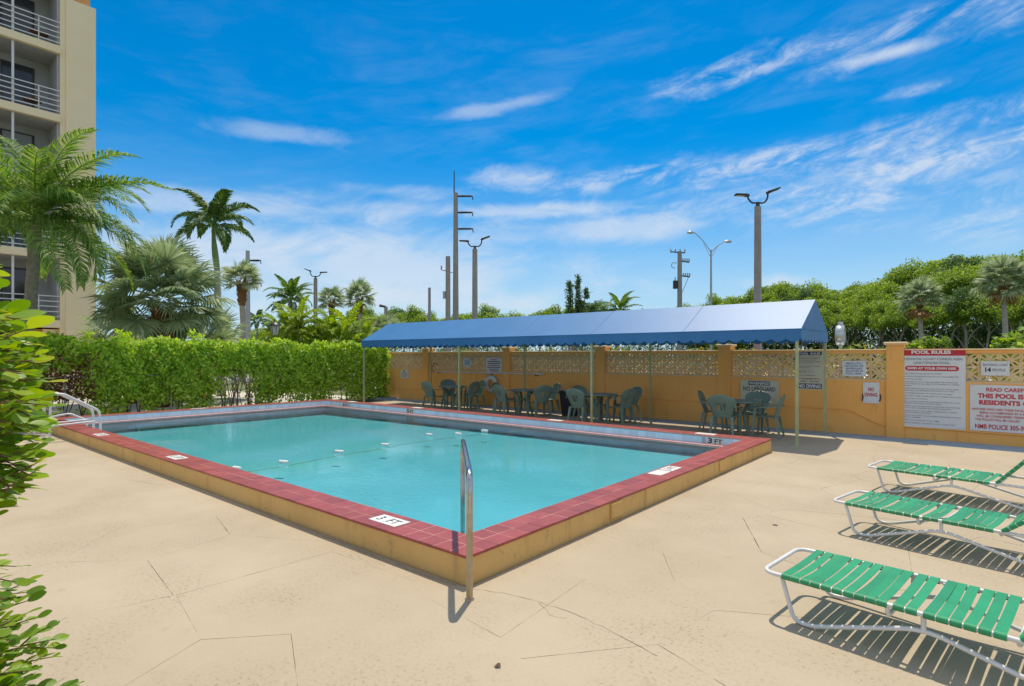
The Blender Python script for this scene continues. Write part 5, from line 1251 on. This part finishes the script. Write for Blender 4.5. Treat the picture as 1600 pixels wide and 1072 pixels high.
# tall transmission pole with three insulator arms
def line_pole(px, Y, ztop, w0, w1, arms, label, mast=0.0, mat='concretepole'):
    b = from_camera(px, Y, 0); t = thing('utility_pole', label, 'pole', b); mb = MB(); mb.tube([(b.x, b.y, -.05), (b.x, b.y, ztop)], [w0 / 2, w1 / 2], 12); mb.build('shaft', M[mat], t)
    for z, l in arms:
        s = b + Vector((0, 0, z)); mb = MB(); mb.tube([s, s + right * (w1 / 2 + .2), s + right * l], [.085, .085, .06], 8); a = mb.build('insulator_arm', M['darkmetal'], t)
        mb = MB()
        for k in range(9): c = s + right * (w1 / 2 + .3 + (l - w1 / 2 - .4) * k / 9); mb.tube([c, c + right * .05], [.11, .06], 8)
        mb.tube([s + right * (l - .03), s + right * (l + .02) + Vector((0, 0, -.3))], .04, 6); mb.build('insulator_disc', M['darkmetal'], a)
    if mast:
        mb = MB(); q = b - right * .12; mb.tube([(q.x, q.y, ztop - .4), (q.x, q.y, ztop + mast)], [.05, .04], 6); mb.build('mast', M['darkmetal'], t)
    return t, b
line_pole(712, 45, 14.6, .56, .34, ((14.35, 1.35), (13.05, 1.35), (11.75, 1.38)), 'tall grey concrete transmission pole with three dark insulator arms', 1.75)
t, b = line_pole(700, 43, 9.2, .42, .36, (), 'shorter grey pole with a small bracket touching the tall transmission pole')
mb = MB(); z = 8.1; mb.tube([b - right * .5 + Vector((0, 0, z + .1)), b + right * .35 + Vector((0, 0, z - .1))], .05, 6); mb.tube([b - right * .5 + Vector((0, 0, z + .1)), b - right * .5 + Vector((0, 0, z + .4))], .06, 6); mb.build('bracket', M['galv'], t)
mb = MB(); c = b - right * .28 + Vector((0, 0, 6.0)); mb.tube([c, c + Vector((0, 0, .55))], .12, 8); mb.build('meter_can', M['galv'], t)
line_pole(671, 44, 6.95, .24, .21, (), 'plain short grey pole left of the two big concrete poles')
line_pole(387, 52, 11.3, .52, .36, ((10.4, 1.2), (8.3, 1.25)), 'pale grey pole with two thin arms behind the small shaggy cabbage palm', 0, 'galv')
# power line pole with crossarms
b = from_camera(1062, 60, 0); t = thing('utility_pole', 'power pole with crossarms, insulators and a dark transformer above the canopy', 'pole', b)
mb = MB(); mb.tube([(b.x, b.y, -.05), (b.x, b.y, 12.7)], [.30, .22], 10); mb.build('shaft', M['concretepole'], t)
for z, l, r_ in ((12.55, -.95, .55), (11.55, .1, 1.0), (10.0, .15, 1.05)):
    s = b + Vector((0, 0, z)); mb = MB(); mb.tube([s + right * l + Vector((0, 0, .12)), s + right * r_], .07, 6); ca = mb.build('crossarm', M['darkmetal'], t)
    for k in range(4):
        q = s + right * (l + (r_ - l) * k / 3 if l < 0 else l + .25 + (r_ - l - .25) * k / 3); mb = MB()
        mb.tube([q, q + Vector((0, 0, .2)), q + Vector((0, 0, .42))], [.05, .09, .05], 6); mb.build('insulator', M['galv'], ca)
mb = MB(); q = b - right * .48 + Vector((0, 0, 8.75)); mb.tube([q, q + Vector((0, 0, .85))], .23, 10); mb.tube([q + Vector((0, 0, .85)), q + Vector((0, 0, 1.2))], .05, 6); mb.build('transformer', M['black'], t)
mb = MB(); mb.tube(bezier([b - right * .5 + Vector((0, 0, 10.9)), b - right * .85 + Vector((0, 0, 11.1)), b - right * .75 + Vector((0, 0, 11.5)), b - right * .3 + Vector((0, 0, 11.45))], 4), .03, 5); mb.tube([b + right * .95 + Vector((0, 0, 10.0)), b + right * .2 + Vector((0, 0, 8.2))], .025, 4); mb.build('wire', M['black'], t)
# slim street light with two raised arms
b = from_camera(1111, 50, 0); t = thing('street_light', 'slim silver street light with two raised arms forming a wide V', 'street light', b)
mb = MB(); mb.tube([(b.x, b.y, -.05), (b.x, b.y, 11.0)], [.13, .075], 10); mb.build('pole', M['galv'], t)
for s, l, h in ((-1, 1.5, 1.75), (1, 1.2, .95)):
    q = b + Vector((0, 0, 10.8)); e = q + right * s * l + Vector((0, 0, h)); mb = MB(); mb.tube(bezier([q, q.lerp(e, .5) + Vector((0, 0, .1 * h)), e], 4), .04, 6); mb.tube([q - Vector((0, 0, .5)), q.lerp(e, .45)], .02, 5); a = mb.build('arm', M['galv'], t)
    mb = MB(); mb.tube([e, e + right * s * .2, e + right * s * .55, e + right * s * .62], [.05, .14, .12, .03], 8); mb.build('lamp_head', M['lampface'], a)
# lanterns on posts behind the hedge
def lantern(px, Y, zt, label):
    b = from_camera(px, Y, 0); t = thing('garden_lantern', label, 'lantern', b, group='black post lanterns behind the hedge')
    mb = MB(); mb.lathe((b.x, b.y, -.05), [(.09, 0), (.09, .2), (.045, .3), (.04, zt - .55), (.07, zt - .52), (.02, zt - .48)], 10); mb.build('post', M['black'], t)
    z = zt - .5; gl = MB(); gl.lathe((b.x, b.y, z), [(.11, .02), (.19, .36)], 6, False); gl.lathe((b.x, b.y, z), [(0, .02), (.11, .02)], 6, False); g_o = gl.build('lamp_glass', M['lampglass'], t)
    fr_ = MB()
    for k in range(6):
        a = k * math.pi / 3; fr_.tube([(b.x + .113 * math.cos(a), b.y + .113 * math.sin(a), z + .02), (b.x + .194 * math.cos(a), b.y + .194 * math.sin(a), z + .36)], .011, 4)
    fr_.build('frame', M['black'], t)
    mb = MB(); mb.lathe((b.x, b.y, z), [(.24, .355), (.235, .375), (.13, .46), (.05, .50), (.04, .54), (.02, .57), (.03, .60), (0, .64)], 12); mb.build('roof', M['black'], t)
lantern(429, 22, 2.98, 'black post lantern above the middle of the hedge'); lantern(156, 22, 3.2, 'black post lantern in front of the corner of the cream building')
# silver drum shaped sign on a short post behind the wall
b = from_camera(1313, 17, 0); t = thing('round_sign', 'silver drum shaped sign with a triangle emblem rising behind the wall', 'sign', b); ax = (right * .62 - Vector((.644, -.765, 0)) * -.78).normalized(); ax = (right * .80 + Vector((.644, -.765, 0)) * .60).normalized()
c = Vector((b.x, b.y, 2.30)); mb = MB(); mb.tube([c - ax * .11, c - ax * .095, c + ax * .095, c + ax * .11], [.27, .30, .30, .27], 32); d_o = mb.build('drum', M['lampface'], t)
sd = ax.cross(Vector((0, 0, 1))).normalized(); up = Vector((0, 0, 1))
for k in range(3):
    q = c + ax * .113 + up * (.11 - .11 * k); mb = MB(); w, h = .10 - .01 * k, .045; mb.add([q - sd * w + up * 0, q + up * h * (1 if k == 0 else -1) * 1.4, q + sd * w, q + up * h * .3 * (1 if k == 0 else -1)], [(0, 1, 2, 3)]); mb.build('emblem', M['teal_emblem'], d_o, smooth_fix=False)
mb = MB(); mb.tube([(b.x, b.y, -.05), (b.x, b.y, 2.05)], .05, 10); mb.build('post', M['lampface'], t); mb = MB(); mb.tube([(b.x, b.y, 2.58), (b.x, b.y, 2.70)], .075, 10); mb.build('top_stub', M['lampface'], t)

# ------------------------------------------------------------------ parked cars seen through the breeze blocks
def make_car(label, paint, x, y, rz):
    t = thing('parked_car', label, 'car', (0, 0, 0), group='cars parked behind the wall')
    pmn = {'white': (.75, .75, .74), 'red': (.45, .03, .03), 'silver': (.45, .46, .47)}[paint]
    mt = M.get('paint_' + paint) or M.setdefault('paint_' + paint, pm('car_paint_' + paint, pmn, tuple(v * .96 for v in pmn), rough=.25, coat=.8))
    W = .88; low = [(-2.2, .35), (-2.25, .62), (-2.1, .86), (-1.1, .96), (1.5, .98), (2.1, .95), (2.22, .6), (2.18, .35), (1.75, .3), (1.6, .5), (1.25, .62), (.95, .5), (.8, .27), (-.95, .27), (-1.1, .5), (-1.4, .62), (-1.7, .5), (-1.85, .3)]
    mb = MB(); mb.prism(low, -W, W); body = mb.build('body', mt, t, local=True); bv = body.modifiers.new('bevel', 'BEVEL'); bv.width = .07; bv.segments = 2
    cab = [(-1.15, .95), (-.35, 1.42), (.95, 1.44), (1.65, .97)]; vs = [(x_, s * (W - .06 - (.16 if z > 1.2 else 0)), z) for s in (-1, 1) for x_, z in cab]
    mb = MB(); mb.add(vs, [(0, 1, 2, 3), (7, 6, 5, 4), (0, 4, 5, 1), (1, 5, 6, 2), (2, 6, 7, 3)]); mb.build('cabin', mt, t, local=True)
    g = [(-.92, 1.0), (-.32, 1.36), (.22, 1.38), (.22, 1.0)]; g2 = [(.30, 1.0), (.30, 1.38), (.88, 1.38), (1.42, 1.0)]
    for s in (-1, 1):
        for poly in (g, g2):
            mb = MB(); mb.add([(a, s * (W - .06 - .16 * (z - .95) / .47 + .012), z) for a, z in poly], [(0, 1, 2, 3)]); mb.build('side_window', M['glass'], t, local=True, smooth_fix=False)
        for xx in (-1.4, 1.27):
            mb = MB(); mb.tube([(xx, s * (W - .2), .31), (xx, s * (W + .01), .31)], .31, 20); wh = mb.build('wheel', M['black'], t, local=True); mb = MB(); mb.tube([(xx, s * (W + .011), .31), (xx, s * (W + .02), .31)], .19, 16); mb.build('rim', M['lampface'], wh, local=True)
    mb = MB(); mb.add([(-1.12, -.70, .985), (-.38, -.60, 1.40), (-.38, .60, 1.40), (-1.12, .70, .985)], [(0, 1, 2, 3)]); ws = mb.build('windscreen', M['glass'], t, local=True, smooth_fix=False); ws.location = (-.012, 0, .012)
    mb = MB(); mb.add([(1.62, -.70, .99), (.98, -.60, 1.41), (.98, .60, 1.41), (1.62, .70, .99)], [(0, 1, 2, 3)]); ws = mb.build('rear_window', M['glass'], t, local=True, smooth_fix=False); ws.location = (.012, 0, .012)
    t.location = (x, y, -.03); t.rotation_euler = (0, 0, rz); return t
for lb, p, x, y, a in (('white car parked behind the second wall bay from the right', 'white', -3.4, 19.6, 1.6), ('red car parked behind the middle of the wall', 'red', -6.1, 19.8, 1.55), ('silver car parked left of the red car behind the wall', 'silver', -8.8, 19.7, 1.6), ('white car parked behind the left half of the wall', 'white', -12.2, 20.0, 1.52), ('silver car parked behind the no diving sign', 'silver', -.7, 19.4, 1.57)): make_car(lb, p, x, y, a)

# ------------------------------------------------------------------ bush at the left edge of the picture, close to the camera
def big_leaf():
    vs = []; fs = []
    prof = [(0, 0), (.12, .14), (.3, .25), (.55, .31), (.76, .26), (.91, .14), (1, 0)]
    for s, w in prof: vs += [(s, -w, .10 * w * 4 * .25 - .10 * s * s), (s, 0, -.10 * s * s), (s, w, .10 * w * 4 * .25 - .10 * s * s)]
    for i in range(len(prof) - 1):
        o = 3 * i; fs += [(o, o + 1, o + 4, o + 3), (o + 1, o + 2, o + 5, o + 4)]
    return vs, fs
LV, LF = big_leaf(); leaf_meshes = []
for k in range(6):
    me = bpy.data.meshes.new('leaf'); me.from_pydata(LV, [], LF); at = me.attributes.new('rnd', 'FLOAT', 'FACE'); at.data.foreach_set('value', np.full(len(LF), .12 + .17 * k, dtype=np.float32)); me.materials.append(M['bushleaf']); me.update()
    for p in me.polygons: p.use_smooth = True
    leaf_meshes.append(me)
cb = from_camera(0, 1.75, 0) - right * .55
fb = thing('leafy_bush', 'bright green leafy bush reaching in from the left edge close to the camera', 'bush', cb)
def edge_x(z):
    """how far right (camera X at depth 1.75) the leaves reach at height z"""
    pr = [(0.0, -1.42), (.62, -1.34), (.70, -1.34), (.78, -1.45), (.95, -1.48), (1.03, -1.55), (1.08, -1.64), (1.18, -1.62), (1.26, -1.51), (1.40, -1.45), (1.55, -1.41), (1.70, -1.44), (1.78, -1.48), (1.88, -1.57), (1.98, -1.59), (2.08, -1.63), (2.2, -1.70)]
    for (a, xa), (b_, xb) in zip(pr[:-1], pr[1:]):
        if a <= z <= b_: return xa + (xb - xa) * (z - a) / (b_ - a)
    return -1.7
fwd = Vector((-.644, .765, 0)); leaves = []; tw = MB()
for k in range(520):
    z = random.choice((random.uniform(.45, 1.02), random.uniform(1.16, 2.08), random.uniform(1.25, 1.95))); Y = random.uniform(1.45, 2.05) ; reach = edge_x(z) * Y / 1.75 - random.random() ** 1.3 * .40 - .02
    tip = right * reach + fwd * Y + Vector((0, 0, z)); root = tip - right * random.uniform(.16, .3) + fwd * random.uniform(-.08, .08) - Vector((0, 0, random.uniform(-.02, .16))); mid = root.lerp(tip, .55) + Vector((0, 0, .02))
    tw.tube([root, mid, tip], [.0035, .0026, .0015], 4)
    d = (tip - root).normalized(); n = random.randint(6, 10)
    for i in range(n):
        s = (i + 1) / n; p = root.lerp(mid, s * 2) if s < .5 else mid.lerp(tip, s * 2 - 1); side = d.cross(Vector((0, 0, 1))).normalized() * (1 if i % 2 else -1)
        ld_ = (d * .75 + side * random.uniform(.5, 1.1) + Vector((0, 0, random.uniform(-.55, .35)))).normalized() if i < n - 1 else d
        leaves.append((p, ld_, random.uniform(.034, .064) * (1.3 if z > 1.75 else 1), z))
tw.build('twig', M['twig'], fb)
mb = MB()
for k in range(9):
    a = random.uniform(0, 6.28); e = cb + Vector((math.cos(a) * .45, math.sin(a) * .45, random.uniform(1.2, 1.9))) - right * .1; mb.tube(bezier([cb + Vector((math.cos(a) * .08, math.sin(a) * .08, 0)), cb.lerp(e, .5) + Vector((.04, 0, .1)), e], 4), [.012 - .0011 * i for i in range(9)], 6)
mb.build('branch', M['stem'], fb)
def seen(l):
    X = l[0].dot(right); Y = l[0].dot(fwd); return X / Y > -.92
leaves.sort(key=lambda l: (not seen(l), l[0].length)); rest = MB()
for k, (p, d, L_, z) in enumerate(leaves):
    q = d.to_track_quat('X', 'Z').to_matrix().to_4x4() @ Matrix.Rotation(random.uniform(-.7, .7), 4, 'X'); mx = Matrix.Translation(p - wloc(fb)) @ q @ Matrix.Scale(L_, 4)
    if k < 300:
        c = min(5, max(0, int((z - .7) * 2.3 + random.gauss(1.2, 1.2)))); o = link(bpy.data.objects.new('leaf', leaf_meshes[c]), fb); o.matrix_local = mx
    else: rest.add([mx @ Vector(v) for v in LV], LF, True)
me = rest.mesh('foliage', M['bushleaf']); at = me.attributes.new('rnd', 'FLOAT', 'FACE')
v_ = np.repeat(np.clip(rng.normal(.5, .22, len(rest.f) // len(LF)), 0, 1), len(LF)); at.data.foreach_set('value', v_.astype(np.float32)); tag(link(bpy.data.objects.new('foliage', me), fb), kind='stuff')
